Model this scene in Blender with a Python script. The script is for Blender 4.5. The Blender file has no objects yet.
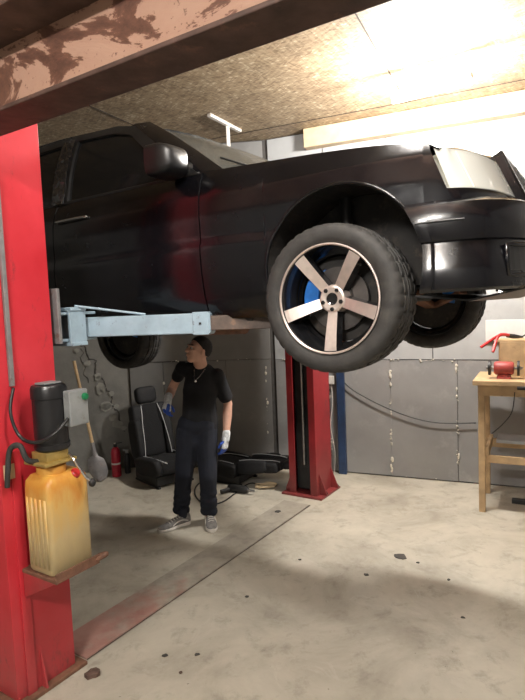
import bpy, bmesh, math, random
from mathutils import Vector, Matrix, Euler, noise
random.seed(7)
PI = math.pi
R = math.radians
C = bpy.context.scene.collection
scene = bpy.context.scene

# ------------------------------------------------------------------ camera
H = 1.85
FPX = 550.0
cam_d = bpy.data.cameras.new('camera'); cam = bpy.data.objects.new('camera', cam_d); C.objects.link(cam)
PITCH = R(4.55); ROLL = R(2.3)
fw = Vector((0, math.cos(PITCH), -math.sin(PITCH)))
rt = Vector((1, 0, 0)); up = rt.cross(fw)
rt2 = rt*math.cos(ROLL) - up*math.sin(ROLL)
up2 = rt2.cross(fw)
M = Matrix((rt2, up2, -fw)).transposed().to_4x4()
M.translation = (0, 0, H)
cam.matrix_world = M
cam_d.sensor_fit = 'HORIZONTAL'; cam_d.sensor_width = 36; cam_d.lens = 36*FPX/525
cam_d.clip_start = 0.05; cam_d.clip_end = 100
scene.camera = cam
scene.view_settings.view_transform = 'Standard'
scene.view_settings.look = 'None'
scene.view_settings.gamma = 1
scene.view_settings.exposure = 0.5

def at(px, py, Y):
    """the place seen at a pixel of the photograph, at distance Y into the room"""
    d = fw*FPX + rt2*(px-262.5) + up2*(350-py)
    t = Y/d.y
    return Vector((d.x*t, Y, H + d.z*t))
def floor_at(px, py):
    d = fw*FPX + rt2*(px-262.5) + up2*(350-py)
    t = -H/d.z
    return Vector((d.x*t, d.y*t, 0))

# ------------------------------------------------------------------ world + lamps
w = bpy.data.worlds.new('world'); scene.world = w; w.use_nodes = True
w.node_tree.nodes['Background'].inputs[0].default_value = (0.8, 0.85, 1, 1)
w.node_tree.nodes['Background'].inputs[1].default_value = 0.05
CEIL = 3.68
LAMPS = [  # x, y, z, heading, power of each point
    (1.38, 4.40, CEIL-0.23, R(-33), 105),
    (0.42, 1.45, CEIL-0.20, R(-33), 36),
    (-1.2, -1.0, CEIL-0.20, R(-24), 102),
]

# ------------------------------------------------------------------ materials
def newmat(name):
    m = bpy.data.materials.new(name); m.use_nodes = True
    nt = m.node_tree; b = nt.nodes['Principled BSDF']
    return m, nt, b
def N(nt, t, **kw):
    n = nt.nodes.new(t)
    for k, v in kw.items(): setattr(n, k, v)
    return n
def ramp(nt, stops):
    n = N(nt, 'ShaderNodeValToRGB'); e = n.color_ramp.elements
    while len(e) < len(stops): e.new(0.5)
    for i, (p, c) in enumerate(stops):
        e[i].position = p; e[i].color = (c[0], c[1], c[2], 1)
    return n
def coord(nt, scale=(1,1,1), rot=(0,0,0), kind='Object'):
    tc = N(nt, 'ShaderNodeTexCoord'); mp = N(nt, 'ShaderNodeMapping')
    mp.inputs['Scale'].default_value = scale; mp.inputs['Rotation'].default_value = rot
    nt.links.new(tc.outputs[kind], mp.inputs[0]); return mp.outputs[0]
def noise_n(nt, co, s, d=4, r=0.55, dist=0):
    n = N(nt, 'ShaderNodeTexNoise'); n.inputs['Scale'].default_value = s; n.inputs['Detail'].default_value = d
    n.inputs['Roughness'].default_value = r; n.inputs['Distortion'].default_value = dist
    nt.links.new(co, n.inputs['Vector']); return n
def mixc(nt, fac, a, b, mode='MIX'):
    n = N(nt, 'ShaderNodeMix', data_type='RGBA', blend_type=mode)
    for sock, v in ((n.inputs[0], fac), (n.inputs[6], a), (n.inputs[7], b)):
        if hasattr(v, 'links'): nt.links.new(v, sock)
        elif isinstance(v, (int, float)): sock.default_value = v
        else: sock.default_value = (v[0], v[1], v[2], 1)
    return n.outputs[2]
def bump(nt, b, h, strength=0.3, dist=0.01):
    n = N(nt, 'ShaderNodeBump'); n.inputs['Strength'].default_value = strength; n.inputs['Distance'].default_value = dist
    nt.links.new(h, n.inputs['Height']); nt.links.new(n.outputs[0], b.inputs['Normal'])
def simple(name, col, rough=0.5, metal=0.0, var=0.25, scale=12, bmp=0.0, coat=0.0, dirt_or_glint=None, spec=None):
    """a slightly uneven material: base colour varied by noise, optional dirt patches"""
    m, nt, b = newmat(name)
    co = coord(nt)
    n = noise_n(nt, co, scale)
    dk = [c*(1-var) for c in col]; lt = [min(1, c*(1+var)) for c in col]
    r = ramp(nt, [(0.3, dk), (0.7, lt)]); nt.links.new(n.outputs[0], r.inputs[0]); out = r.outputs[0]
    if dirt_or_glint:
        n2 = noise_n(nt, co, dirt_or_glint[1], 6, 0.7); r2 = ramp(nt, [(dirt_or_glint[2], (0,0,0)), (min(1, dirt_or_glint[2]+dirt_or_glint[3]), (1,1,1))])
        nt.links.new(n2.outputs[0], r2.inputs[0]); out = mixc(nt, r2.outputs[0], out, dirt_or_glint[0])
    nt.links.new(out, b.inputs['Base Color'])
    b.inputs['Roughness'].default_value = rough; b.inputs['Metallic'].default_value = metal
    b.inputs['Coat Weight'].default_value = coat; b.inputs['Coat Roughness'].default_value = 0.08
    if spec is not None: b.inputs['Specular IOR Level'].default_value = spec
    if bmp: bump(nt, b, n.outputs[0], bmp, 0.01)
    return m

# car paint: black, dusty and a little wavy
def carpaint():
    m, nt, b = newmat('black_paint'); co = coord(nt)
    n = noise_n(nt, co, 3.0, 6, 0.6)
    r = ramp(nt, [(0.3, (0.002,0.002,0.003)), (0.75, (0.006,0.006,0.0075))]); nt.links.new(n.outputs[0], r.inputs[0])
    nt.links.new(r.outputs[0], b.inputs['Base Color'])
    rr = ramp(nt, [(0.35, (0.14,)*3), (0.7, (0.30,)*3)]); n2 = noise_n(nt, co, 7, 5, 0.65)
    nt.links.new(n2.outputs[0], rr.inputs[0]); nt.links.new(rr.outputs[0], b.inputs['Roughness'])
    b.inputs['Coat Weight'].default_value = 0.25; b.inputs['Coat Roughness'].default_value = 0.1; b.inputs['Specular IOR Level'].default_value = 0.4
    n3 = noise_n(nt, co, 5, 2, 0.5); bump(nt, b, n3.outputs[0], 0.05, 0.02)
    return m
M_paint = carpaint()
M_bplastic = simple('black_plastic', (0.012,0.012,0.012), 0.45)
M_under = simple('underbody', (0.018,0.016,0.014), 0.75, var=0.5, scale=9, dirt_or_glint=((0.06,0.045,0.035), 14, 0.55, 0.15))
M_rubber = simple('tyre_rubber', (0.026,0.0245,0.023), 0.72, var=0.3, scale=20, dirt_or_glint=((0.06,0.055,0.048), 9, 0.5, 0.35), bmp=0.15)
M_rim_b = simple('gloss_black_rim', (0.008,0.008,0.009), 0.16, coat=0.6)
M_rim_s = simple('machined_silver', (0.72,0.62,0.57), 0.42, metal=0.85, var=0.08, scale=30)
M_steel = simple('bare_steel', (0.35,0.34,0.33), 0.35, metal=0.9, dirt_or_glint=((0.10,0.06,0.04), 12, 0.58, 0.12))
M_blue = simple('caliper_blue', (0.02,0.16,0.55), 0.35)
M_chrome = simple('chrome', (0.7,0.7,0.7), 0.12, metal=1.0, var=0.03)
M_dkmetal = simple('dark_metal', (0.03,0.03,0.03), 0.5, metal=0.5)

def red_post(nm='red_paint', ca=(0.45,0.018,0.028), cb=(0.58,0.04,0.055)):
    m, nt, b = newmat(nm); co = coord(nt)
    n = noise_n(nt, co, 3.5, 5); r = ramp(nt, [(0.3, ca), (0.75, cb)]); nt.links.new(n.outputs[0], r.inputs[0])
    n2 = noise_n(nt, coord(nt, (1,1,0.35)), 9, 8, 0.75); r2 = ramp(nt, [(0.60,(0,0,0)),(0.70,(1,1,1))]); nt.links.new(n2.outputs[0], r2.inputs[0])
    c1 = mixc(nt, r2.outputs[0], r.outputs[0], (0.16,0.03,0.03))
    # grime gathered near the foot
    sx = N(nt, 'ShaderNodeSeparateXYZ'); nt.links.new(coord(nt), sx.inputs[0])
    mr = N(nt, 'ShaderNodeMapRange'); mr.inputs[1].default_value = 0.0; mr.inputs[2].default_value = 0.55; mr.inputs[3].default_value = 0.85; mr.inputs[4].default_value = 0
    nt.links.new(sx.outputs[2], mr.inputs[0])
    mu = N(nt, 'ShaderNodeMath', operation='MULTIPLY'); nt.links.new(mr.outputs[0], mu.inputs[0]); nt.links.new(noise_n(nt, coord(nt), 14, 8, 0.8).outputs[0], mu.inputs[1])
    c2 = mixc(nt, mu.outputs[0], c1, (0.10,0.06,0.05))
    nt.links.new(c2, b.inputs['Base Color']); b.inputs['Roughness'].default_value = 0.38
    bump(nt, b, n2.outputs[0], 0.12, 0.004)
    return m
M_red = red_post()
M_red2 = red_post('shaded_red_paint', (0.20,0.012,0.016), (0.34,0.022,0.028))  # far post's red painted darker to stand for the shade on it
M_armblue = simple('blue_grey_paint', (0.27,0.36,0.43), 0.45, var=0.15, scale=10, dirt_or_glint=((0.13,0.11,0.10), 16, 0.60, 0.1))
M_armgrey = simple('worn_grey_steel', (0.20,0.19,0.19), 0.5, metal=0.2, dirt_or_glint=((0.12,0.07,0.05), 12, 0.56, 0.12))
M_rust = simple('rusty_steel', (0.16,0.075,0.045), 0.7, var=0.4, scale=16, bmp=0.3)

M_rustd = simple('brown_steel', (0.085,0.06,0.048), 0.6, var=0.4, scale=14, dirt_or_glint=((0.22,0.12,0.07), 14, 0.58, 0.1))
def beam_mat():
    m, nt, b = newmat('rusty_beam'); co = coord(nt, (0.45,1,1))
    n = noise_n(nt, co, 4.2, 9, 0.66, 0.6)
    r = ramp(nt, [(0.0,(0.040,0.018,0.012)), (0.38,(0.085,0.04,0.028)), (0.445,(0.14,0.065,0.043)), (0.46,(0.36,0.215,0.155)), (0.58,(0.38,0.235,0.17)), (1,(0.28,0.16,0.11))])
    nt.links.new(n.outputs[0], r.inputs[0])
    n2 = noise_n(nt, coord(nt), 40, 5, 0.7); r2 = ramp(nt, [(0.6,(0,0,0)),(0.68,(1,1,1))]); nt.links.new(n2.outputs[0], r2.inputs[0])
    c = mixc(nt, r2.outputs[0], r.outputs[0], (0.07,0.03,0.02))
    nt.links.new(c, b.inputs['Base Color']); b.inputs['Roughness'].default_value = 0.42
    bump(nt, b, n.outputs[0], 0.5, 0.012)
    return m
M_beam = beam_mat()
M_beamdark = simple('dark_rust', (0.075,0.042,0.032), 0.6, var=0.45, scale=10, dirt_or_glint=((0.16,0.08,0.055), 9, 0.58, 0.12), bmp=0.3)

def floor_mat():
    m, nt, b = newmat('concrete_floor'); co = coord(nt)
    n = noise_n(nt, co, 1.3, 9, 0.68, 0.5)
    r = ramp(nt, [(0.3,(0.28,0.252,0.20)), (0.5,(0.42,0.385,0.315)), (0.72,(0.53,0.49,0.405))]); nt.links.new(n.outputs[0], r.inputs[0])
    n2 = noise_n(nt, co, 5.5, 9, 0.72, 0.3); r2 = ramp(nt, [(0.53,(0,0,0)),(0.70,(1,1,1))]); nt.links.new(n2.outputs[0], r2.inputs[0])
    fm = N(nt, 'ShaderNodeMath', operation='MULTIPLY'); nt.links.new(r2.outputs[0], fm.inputs[0]); fm.inputs[1].default_value = 0.5
    c = mixc(nt, fm.outputs[0], r.outputs[0], (0.16,0.135,0.105))
    n3 = noise_n(nt, co, 26, 4, 0.7); r3 = ramp(nt, [(0.69,(0,0,0)),(0.73,(1,1,1))]); nt.links.new(n3.outputs[0], r3.inputs[0])
    c = mixc(nt, r3.outputs[0], c, (0.08,0.07,0.06))
    n4 = noise_n(nt, coord(nt,(1,1,1)), 3.1, 5, 0.6, 1.5); r4 = ramp(nt, [(0.60,(0,0,0)),(0.64,(1,1,1)),(0.68,(0,0,0))]); nt.links.new(n4.outputs[0], r4.inputs[0])
    f4 = N(nt, 'ShaderNodeMath', operation='MULTIPLY'); nt.links.new(r4.outputs[0], f4.inputs[0]); f4.inputs[1].default_value = 0.25
    c = mixc(nt, f4.outputs[0], c, (0.55,0.52,0.45))
    nt.links.new(c, b.inputs['Base Color'])
    rr = ramp(nt, [(0.3,(0.42,)*3),(0.7,(0.65,)*3)]); nt.links.new(n2.outputs[0], rr.inputs[0]); nt.links.new(rr.outputs[0], b.inputs['Roughness'])
    bump(nt, b, n2.outputs[0], 0.15, 0.01)
    return m
def osb_mat():
    m, nt, b = newmat('osb_board'); co = coord(nt)
    # strands: several stretched voronoi layers
    last = None
    nz = noise_n(nt, co, 2.5, 3)
    outs = []
    for i, ang in enumerate((0.3, 1.3, 2.4)):
        v = N(nt, 'ShaderNodeTexVoronoi'); v.inputs['Scale'].default_value = 11.0
        m2 = N(nt, 'ShaderNodeMapping'); m2.inputs['Scale'].default_value = (1.3, 5.5, 1); nt.links.new(coord(nt, (1,1,1), (0,0,ang+0.9*i)), m2.inputs[0])
        nt.links.new(m2.outputs[0], v.inputs['Vector'])
        sp = N(nt, 'ShaderNodeSeparateColor'); nt.links.new(v.outputs['Color'], sp.inputs[0]); outs.append(sp.outputs[0])
    a = N(nt, 'ShaderNodeMath', operation='ADD'); nt.links.new(outs[0], a.inputs[0]); nt.links.new(outs[1], a.inputs[1])
    a2 = N(nt, 'ShaderNodeMath', operation='ADD'); nt.links.new(a.outputs[0], a2.inputs[0]); nt.links.new(outs[2], a2.inputs[1])
    d = N(nt, 'ShaderNodeMath', operation='MULTIPLY'); nt.links.new(a2.outputs[0], d.inputs[0]); d.inputs[1].default_value = 0.333
    r = ramp(nt, [(0.15,(0.17,0.115,0.065)), (0.5,(0.31,0.225,0.135)), (0.72,(0.37,0.28,0.175)), (0.86,(0.56,0.46,0.32))])
    nt.links.new(d.outputs[0], r.inputs[0])
    r2 = ramp(nt, [(0.3,(0.82,0.82,0.82)),(0.7,(1.1,1.1,1.1))]); nt.links.new(nz.outputs[0], r2.inputs[0])
    c = mixc(nt, 1.0, r.outputs[0], r2.outputs[0], 'MULTIPLY')
    nt.links.new(c, b.inputs['Base Color']); b.inputs['Roughness'].default_value = 0.6
    bump(nt, b, d.outputs[0], 0.2, 0.005)
    return m
def plaster_mat():
    m, nt, b = newmat('cracked_plaster'); co = coord(nt)
    n = noise_n(nt, co, 2.2, 8, 0.65); r = ramp(nt, [(0.3,(0.11,0.107,0.096)),(0.7,(0.20,0.193,0.175))]); nt.links.new(n.outputs[0], r.inputs[0])
    nt.links.new(r.outputs[0], b.inputs['Base Color']); b.inputs['Roughness'].default_value = 0.85
    bump(nt, b, n.outputs[0], 0.5, 0.02)
    return m
M_floor = floor_mat(); M_osb = osb_mat(); M_plaster = plaster_mat()
M_panel = simple('grey_wall_panel', (0.255,0.25,0.245), 0.5, var=0.10, scale=3, dirt_or_glint=((0.34,0.33,0.32), 4, 0.56, 0.25))
M_panel2 = simple('light_wall_panel', (0.36,0.365,0.365), 0.6, var=0.10, scale=3, dirt_or_glint=((0.26,0.25,0.24), 5, 0.56, 0.25))
M_gap = simple('gap_backing', (0.06,0.055,0.05), 0.9)
M_foam = simple('filler_foam', (0.62,0.58,0.50), 0.8, var=0.2, scale=30)
M_wood = simple('pine_wood', (0.44,0.30,0.16), 0.6, var=0.22, scale=8, dirt_or_glint=((0.20,0.12,0.06), 10, 0.60, 0.12))
M_wood2 = simple('pale_timber', (0.52,0.40,0.25), 0.6, var=0.15, scale=8)
M_seam = simple('seam_dark', (0.05,0.035,0.025), 0.9)
M_shirt = simple('black_cotton', (0.006,0.006,0.008), 0.9, scale=12, bmp=0.3)
M_trous = simple('navy_cotton', (0.007,0.009,0.017), 0.9, scale=12, bmp=0.5)
M_skin = simple('skin', (0.58,0.33,0.24), 0.5, var=0.1, scale=20)
M_hair = simple('dark_hair', (0.014,0.010,0.008), 0.8, scale=60, bmp=0.6)
M_glovew = simple('white_knit', (0.62,0.64,0.66), 0.9, scale=60, bmp=0.3)
M_gloveb = simple('blue_latex', (0.02,0.07,0.36), 0.5, scale=30, bmp=0.2)
M_shoe = simple('grey_suede', (0.17,0.16,0.15), 0.9, scale=40)
M_white = simple('white_rubber', (0.62,0.58,0.53), 0.6, var=0.1)
M_seat = simple('black_upholstery', (0.005,0.005,0.006), 0.75, scale=30, bmp=0.4)
M_seatm = simple('black_mesh_cloth', (0.006,0.006,0.007), 0.9, scale=120, bmp=0.6)
M_pipe = simple('white_piping', (0.55,0.55,0.55), 0.6, var=0.05)
M_ext = simple('red_cylinder', (0.42,0.02,0.04), 0.35)
M_blkmotor = simple('black_motor_paint', (0.012,0.012,0.013), 0.32, scale=10, bmp=0.1)
M_boxgrey = simple('grey_box_paint', (0.21,0.22,0.22), 0.5, var=0.15, dirt_or_glint=((0.16,0.15,0.14), 18, 0.58, 0.1))
M_green = simple('green_button', (0.01,0.16,0.06), 0.3)
M_redb = simple('red_cap', (0.45,0.02,0.02), 0.4)
M_brass = simple('yellow_zinc', (0.50,0.36,0.12), 0.4, metal=0.6)
def tank_mat():
    m, nt, b = newmat('oil_stained_plastic')
    sx = N(nt, 'ShaderNodeSeparateXYZ'); nt.links.new(coord(nt), sx.inputs[0])
    n = noise_n(nt, coord(nt, (1,1,0.3)), 9, 6, 0.65)
    ad = N(nt, 'ShaderNodeMath', operation='MULTIPLY_ADD'); nt.links.new(n.outputs[0], ad.inputs[0]); ad.inputs[1].default_value = 0.42; nt.links.new(sx.outputs[2], ad.inputs[2])
    r = ramp(nt, [(0.15,(0.36,0.28,0.15)), (0.38,(0.48,0.37,0.19)), (0.52,(0.58,0.36,0.11)), (0.60,(0.55,0.24,0.04)), (0.68,(0.62,0.34,0.07))]); nt.links.new(ad.outputs[0], r.inputs[0])
    nt.links.new(r.outputs[0], b.inputs['Base Color']); b.inputs['Roughness'].default_value = 0.35
    b.inputs['Subsurface Weight'].default_value = 0.15; b.inputs['Subsurface Radius'].default_value = (0.03,0.02,0.01)
    return m
M_tank = tank_mat()
def glass_mat(name, col, trans, rough=0.05, alpha=1):
    m, nt, b = newmat(name); co = coord(nt); n = noise_n(nt, co, 4, 5)
    r = ramp(nt, [(0.3,(max(0.0, rough-0.03),)*3),(0.7,(rough+0.12,)*3)]); nt.links.new(n.outputs[0], r.inputs[0]); nt.links.new(r.outputs[0], b.inputs['Roughness'])
    b.inputs['Base Color'].default_value = (*col, 1); b.inputs['Transmission Weight'].default_value = trans; b.inputs['Alpha'].default_value = alpha
    return m
M_glassd = glass_mat('tinted_glass', (0.006,0.007,0.008), 0.0, 0.06)
M_glassw = glass_mat('dusty_windshield', (0.17,0.175,0.16), 0.0, 0.10, 0.36)
M_lens = glass_mat('headlight_lens', (0.86,0.88,0.84), 0.0, 0.10, 0.45)
M_refl = simple('reflector', (0.85,0.85,0.80), 0.25, metal=0.6, var=0.1, scale=14)

# ------------------------------------------------------------------ mesh helpers
class MB:
    def __init__(s): s.bm = bmesh.new(); s.mi = 0
    def _f(s, vs):
        try:
            f = s.bm.faces.new(vs); f.material_index = s.mi; return f
        except ValueError: return None
    def box(s, c, size, rot=None, taper=None):
        c = Vector(c); sx, sy, sz = [q/2 for q in size]
        m = rot.to_matrix() if isinstance(rot, Euler) else (rot if rot is not None else Matrix.Identity(3))
        vs = []
        for x in (-1,1):
            for y in (-1,1):
                for z in (-1,1):
                    k = taper if (taper and z > 0) else 1
                    vs.append(s.bm.verts.new(c + m @ Vector((x*sx*k, y*sy*k, z*sz))))
        for q in ((0,1,3,2),(4,6,7,5),(0,4,5,1),(2,3,7,6),(0,2,6,4),(1,5,7,3)): s._f([vs[i] for i in q])
        return s
    def bar(s, a, b, wd, ht, upv=Vector((0,0,1))):
        a = Vector(a); b = Vector(b); d = (b-a); L = d.length; d.normalize()
        sd = d.cross(upv).normalized(); u = sd.cross(d)
        return s.box((a+b)/2, (L, wd, ht), Matrix((d, sd, u)).transposed())
    def grid(s, rows, closeu=False, closev=False):
        vr = [[s.bm.verts.new(Vector(p)) for p in r] for r in rows]
        nu = len(vr); nv = len(vr[0])
        for i in range(nu if closeu else nu-1):
            for j in range(nv if closev else nv-1):
                s._f([vr[i][j], vr[(i+1)%nu][j], vr[(i+1)%nu][(j+1)%nv], vr[i][(j+1)%nv]])
        return vr
    def tube(s, pts, rad, seg=10, cap=True, flat=None):
        pts = [Vector(p) for p in pts]; n = len(pts)
        rads = rad if isinstance(rad, (list, tuple)) else [rad]*n
        rows = []; prev = None
        for i in range(n):
            d = (pts[min(i+1,n-1)] - pts[max(i-1,0)]).normalized()
            if prev is None:
                a = Vector((0,0,1)) if abs(d.z) < 0.9 else Vector((1,0,0)); u = d.cross(a).normalized()
            else: u = (prev - d*prev.dot(d)).normalized()
            prev = u; v = d.cross(u)
            rows.append([pts[i] + (u*math.cos(2*PI*k/seg) + v*math.sin(2*PI*k/seg)*(flat or 1))*rads[i] for k in range(seg)])
        vr = s.grid(rows, closev=True)
        if cap: s._f(vr[0][::-1]); s._f(vr[-1])
        return s
    def lathe(s, prof, seg=32, mat=None, closed=False):
        """profile of (radius, height) turned about local z, then placed by mat"""
        mat = mat or Matrix.Identity(4)
        rows = [[mat @ Vector((r*math.cos(2*PI*k/seg), r*math.sin(2*PI*k/seg), z)) for k in range(seg)] for r, z in prof]
        vr = s.grid(rows, closeu=closed, closev=True)
        if not closed:
            if prof[0][0] > 1e-5: s._f(vr[0][::-1])
            if prof[-1][0] > 1e-5: s._f(vr[-1])
        return s
    def prism(s, poly, h0, h1, f):
        """2-D polygon swept between h0 and h1; f(a,b,h) gives the point"""
        lo = [s.bm.verts.new(Vector(f(a,b,h0))) for a,b in poly]; hi = [s.bm.verts.new(Vector(f(a,b,h1))) for a,b in poly]
        n = len(poly); s._f(lo[::-1]); s._f(hi)
        for i in range(n): s._f([lo[i], lo[(i+1)%n], hi[(i+1)%n], hi[i]])
        return s
    def ell(s, c, r, rot=None, seg=16, rings=10):
        c = Vector(c); m = rot if rot is not None else Matrix.Identity(3)
        if isinstance(r, (int, float)): r = (r, r, r)
        rows = []
        for i in range(rings+1):
            th = PI*i/rings; sr = max(math.sin(th), 1e-3)
            rows.append([c + m @ Vector((r[0]*sr*math.cos(2*PI*k/seg), r[1]*sr*math.sin(2*PI*k/seg), r[2]*math.cos(th))) for k in range(seg)])
        vr = s.grid(rows, closev=True); s._f(vr[0]); s._f(vr[-1][::-1])
        return s
    def capsule(s, a, b, ra, rb, seg=14, flat=1.0, side=None):
        """tapered round-ended limb; flat squashes it across `side`"""
        a = Vector(a); b = Vector(b); d = (b-a); L = d.length; d.normalize()
        sd = side or (Vector((1,0,0)) if abs(d.x) < 0.8 else Vector((0,1,0)))
        u = (sd - d*sd.dot(d)).normalized(); v = d.cross(u)
        rows = []
        st = [(-math.cos(t), math.sin(t), ra, 0) for t in [PI/2*i/4 for i in range(0,5)]]
        st += [(math.sin(t), math.cos(t), rb, L) for t in [PI/2*i/4 for i in range(0,5)]]
        for ax, rr, r, base in st:
            rr = max(rr, 0.01)
            rows.append([a + d*(base + ax*r) + u*(rr*r*math.cos(2*PI*k/seg)) + v*(rr*r*flat*math.sin(2*PI*k/seg)) for k in range(seg)])
        vr = s.grid(rows, closev=True); s._f(vr[0][::-1]); s._f(vr[-1])
        return s
    def build(s, name, mat, parent=None, smooth=False, bevel=0, sub=0, solid=0, remesh=0, smoothit=0, angle=35, loc=None, seg=2):
        bmesh.ops.recalc_face_normals(s.bm, faces=s.bm.faces)
        me = bpy.data.meshes.new(name); s.bm.to_mesh(me); s.bm.free()
        for m in (mat if isinstance(mat, list) else [mat]): me.materials.append(m)
        o = bpy.data.objects.new(name, me); C.objects.link(o)
        if parent: o.parent = parent
        if loc is not None: o.location = loc
        if smooth:
            me.shade_smooth()
            if smooth == 'auto': me.set_sharp_from_angle(angle=R(angle))
        if solid:
            md = o.modifiers.new('solid','SOLIDIFY'); md.thickness = solid; md.offset = 0
        if solid:
            md = o.modifiers.new('split','EDGE_SPLIT'); md.split_angle = R(48); md.use_edge_sharp = False
        if remesh:
            md = o.modifiers.new('remesh','REMESH'); md.mode = 'VOXEL'; md.voxel_size = remesh; md.use_smooth_shade = True
        if smoothit:
            md = o.modifiers.new('smooth','SMOOTH'); md.iterations = smoothit; md.factor = 0.5
        if bevel:
            md = o.modifiers.new('bevel','BEVEL'); md.width = bevel; md.segments = seg; md.limit_method = 'ANGLE'; md.angle_limit = R(40)
        if sub:
            md = o.modifiers.new('sub','SUBSURF'); md.levels = sub; md.render_levels = sub
        return o
def empty(name, loc, rot=(0,0,0)):
    o = bpy.data.objects.new(name, None); C.objects.link(o); o.location = loc; o.rotation_euler = rot; o.empty_display_size = 0.2
    return o
def tag(o, label=None, cat=None, group=None, kind=None):
    if label: o['label'] = label
    if cat: o['category'] = cat
    if group: o['group'] = group
    if kind: o['kind'] = kind
    return o
def kids(o): return [c for c in bpy.data.objects if c.parent == o]
def copy_tree(o, parent=None):
    c = o.copy(); C.objects.link(c); c.parent = parent
    for ch in kids(o): copy_tree(ch, c)
    return c
def lerp(a, b, t): return a + (b-a)*t
def interp(tab, x):
    if x <= tab[0][0]: return tab[0][1]
    for (a, va), (b, vb) in zip(tab, tab[1:]):
        if x <= b: return lerp(va, vb, (x-a)/(b-a))
    return tab[-1][1]
def sm_interp(tab, x):
    """smooth (cosine-free, catmull-like) interpolation through a table"""
    n = len(tab)
    if x <= tab[0][0]: return tab[0][1]
    if x >= tab[-1][0]: return tab[-1][1]
    for i in range(n-1):
        x0, y0 = tab[i]; x1, y1 = tab[i+1]
        if x <= x1:
            m0 = (tab[i+1][1]-tab[i-1][1])/(tab[i+1][0]-tab[i-1][0]) if i > 0 else (y1-y0)/(x1-x0)
            m1 = (tab[i+2][1]-tab[i][1])/(tab[i+2][0]-tab[i][0]) if i < n-2 else (y1-y0)/(x1-x0)
            h = x1-x0; t = (x-x0)/h
            return (2*t**3-3*t*t+1)*y0 + (t**3-2*t*t+t)*h*m0 + (-2*t**3+3*t*t)*y1 + (t**3-t*t)*h*m1
def spl(pts, n):
    """smooth curve through points"""
    pts = [Vector(p) for p in pts]; out = []
    for i in range(len(pts)-1):
        p0 = pts[max(i-1,0)]; p1 = pts[i]; p2 = pts[i+1]; p3 = pts[min(i+2,len(pts)-1)]
        for k in range(n):
            t = k/n
            out.append(0.5*((2*p1) + (p2-p0)*t + (2*p0-5*p1+4*p2-p3)*t*t + (3*p1-p0-3*p2+p3)*t**3))
    out.append(pts[-1]); return out

# ------------------------------------------------------------------ room shell
WA = Vector((-3.9, 5.88)); WB = Vector((-1.58, 6.42)); WC = Vector((0.12, 6.24)); WD = Vector((4.75, 4.18)); WE = Vector((3.3, -2.9)); WF = Vector((-3.9, -2.9))
room = [WA, WB, WC, WD, WE, WF]
mb = MB(); mb.prism([(p.x, p.y) for p in room], -0.12, 0.0, lambda a,b,h: (a,b,h)); tag(mb.build('floor', M_floor), kind='structure')
mb = MB(); mb.prism([(p.x, p.y) for p in room], CEIL, CEIL+0.12, lambda a,b,h: (a,b,h)); ceiling = tag(mb.build('ceiling', M_osb), kind='structure')
def wall(name, a, b, mat, th=0.12):
    d = (b-a).normalized(); n = Vector((d.y, -d.x))
    if (n.dot((Vector((0.2,2))-a))) > 0: n = -n
    e = d*0.0
    mb = MB(); mb.prism([(a.x-e.x, a.y-e.y), (b.x+e.x, b.y+e.y), (b.x+e.x+n.x*th, b.y+e.y+n.y*th), (a.x-e.x+n.x*th, a.y-e.y+n.y*th)], 0, CEIL, lambda x,y,h: (x,y,h))
    return tag(mb.build(name, mat), kind='structure')
def panels(a, b, cuts, rows, name, mats, parent, gap=0.012, th=0.022):
    """boards fixed on a wall running a->b, cuts along it, rows up it; one mesh"""
    d = (b-a).normalized(); n = Vector((-d.y, d.x))
    if n.dot(Vector((0.2,2))-a) < 0: n = -n
    mb = MB()
    for ri, (z0, z1) in enumerate(zip(rows, rows[1:])):
        cc = cuts[ri % len(cuts)] if isinstance(cuts[0], (list, tuple)) else cuts
        for i, (s0, s1) in enumerate(zip(cc, cc[1:])):
            mb.mi = 0 if ri == 0 else 1
            g = gap*random.uniform(0.2, 1.0)
            p0 = a + d*(s0+g/2); p1 = a + d*(s1-g/2); t = th*random.uniform(0.8,1.2)
            q0 = p0 + n*t; q1 = p1 + n*t
            mb.prism([(p0.x,p0.y),(p1.x,p1.y),(q1.x,q1.y),(q0.x,q0.y)], z0+g/2+random.uniform(0,0.006), z1-g/2, lambda x,y,h: (x,y,h))
    return mb.build(name, mats, parent)
def wpt(a, b, s, z, off=0.03):
    d = (b-a).normalized(); n = Vector((-d.y, d.x))
    if n.dot(Vector((0.2,2))-a) < 0: n = -n
    p = a + d*s + n*off
    return Vector((p.x, p.y, z))

wr = wall('wall_back', WC, WD, M_gap)
# seams as seen: two near x=389 and x=457 px
cutsR = [0.03, 0.66, 1.32, 1.98, 2.64, 3.3, 3.96, 4.62, 5.04]
panels(WC, WD, [cutsR, [0.03, 0.9, 1.75, 2.6, 3.45, 4.3, 5.04], cutsR], [0.01, 1.24, 2.2, CEIL-0.01], 'wall_panel', [M_panel, M_panel2], wr)
wl = wall('wall_back_left', WB, WC, M_gap)
M_panel3 = simple('shaded_wall_panel', (0.17,0.167,0.160), 0.55, var=0.12, scale=3, dirt_or_glint=((0.22,0.215,0.205), 4, 0.56, 0.25))  # left panels darkened in their colour for the shade under the car
panels(WB, WC, [[0.02, 0.42, 1.16, 1.68], [0.02, 0.9, 1.68]], [0.01, 1.25, 2.45, CEIL-0.01], 'wall_panel', [M_panel3, M_panel3], wl)
wp = wall('wall_plaster', WA, WB, M_plaster)
wall('wall_left', WF, WA, M_plaster); wall('wall_right', WD, WE, M_panel); wall('wall_rear', WE, WF, M_panel)
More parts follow.
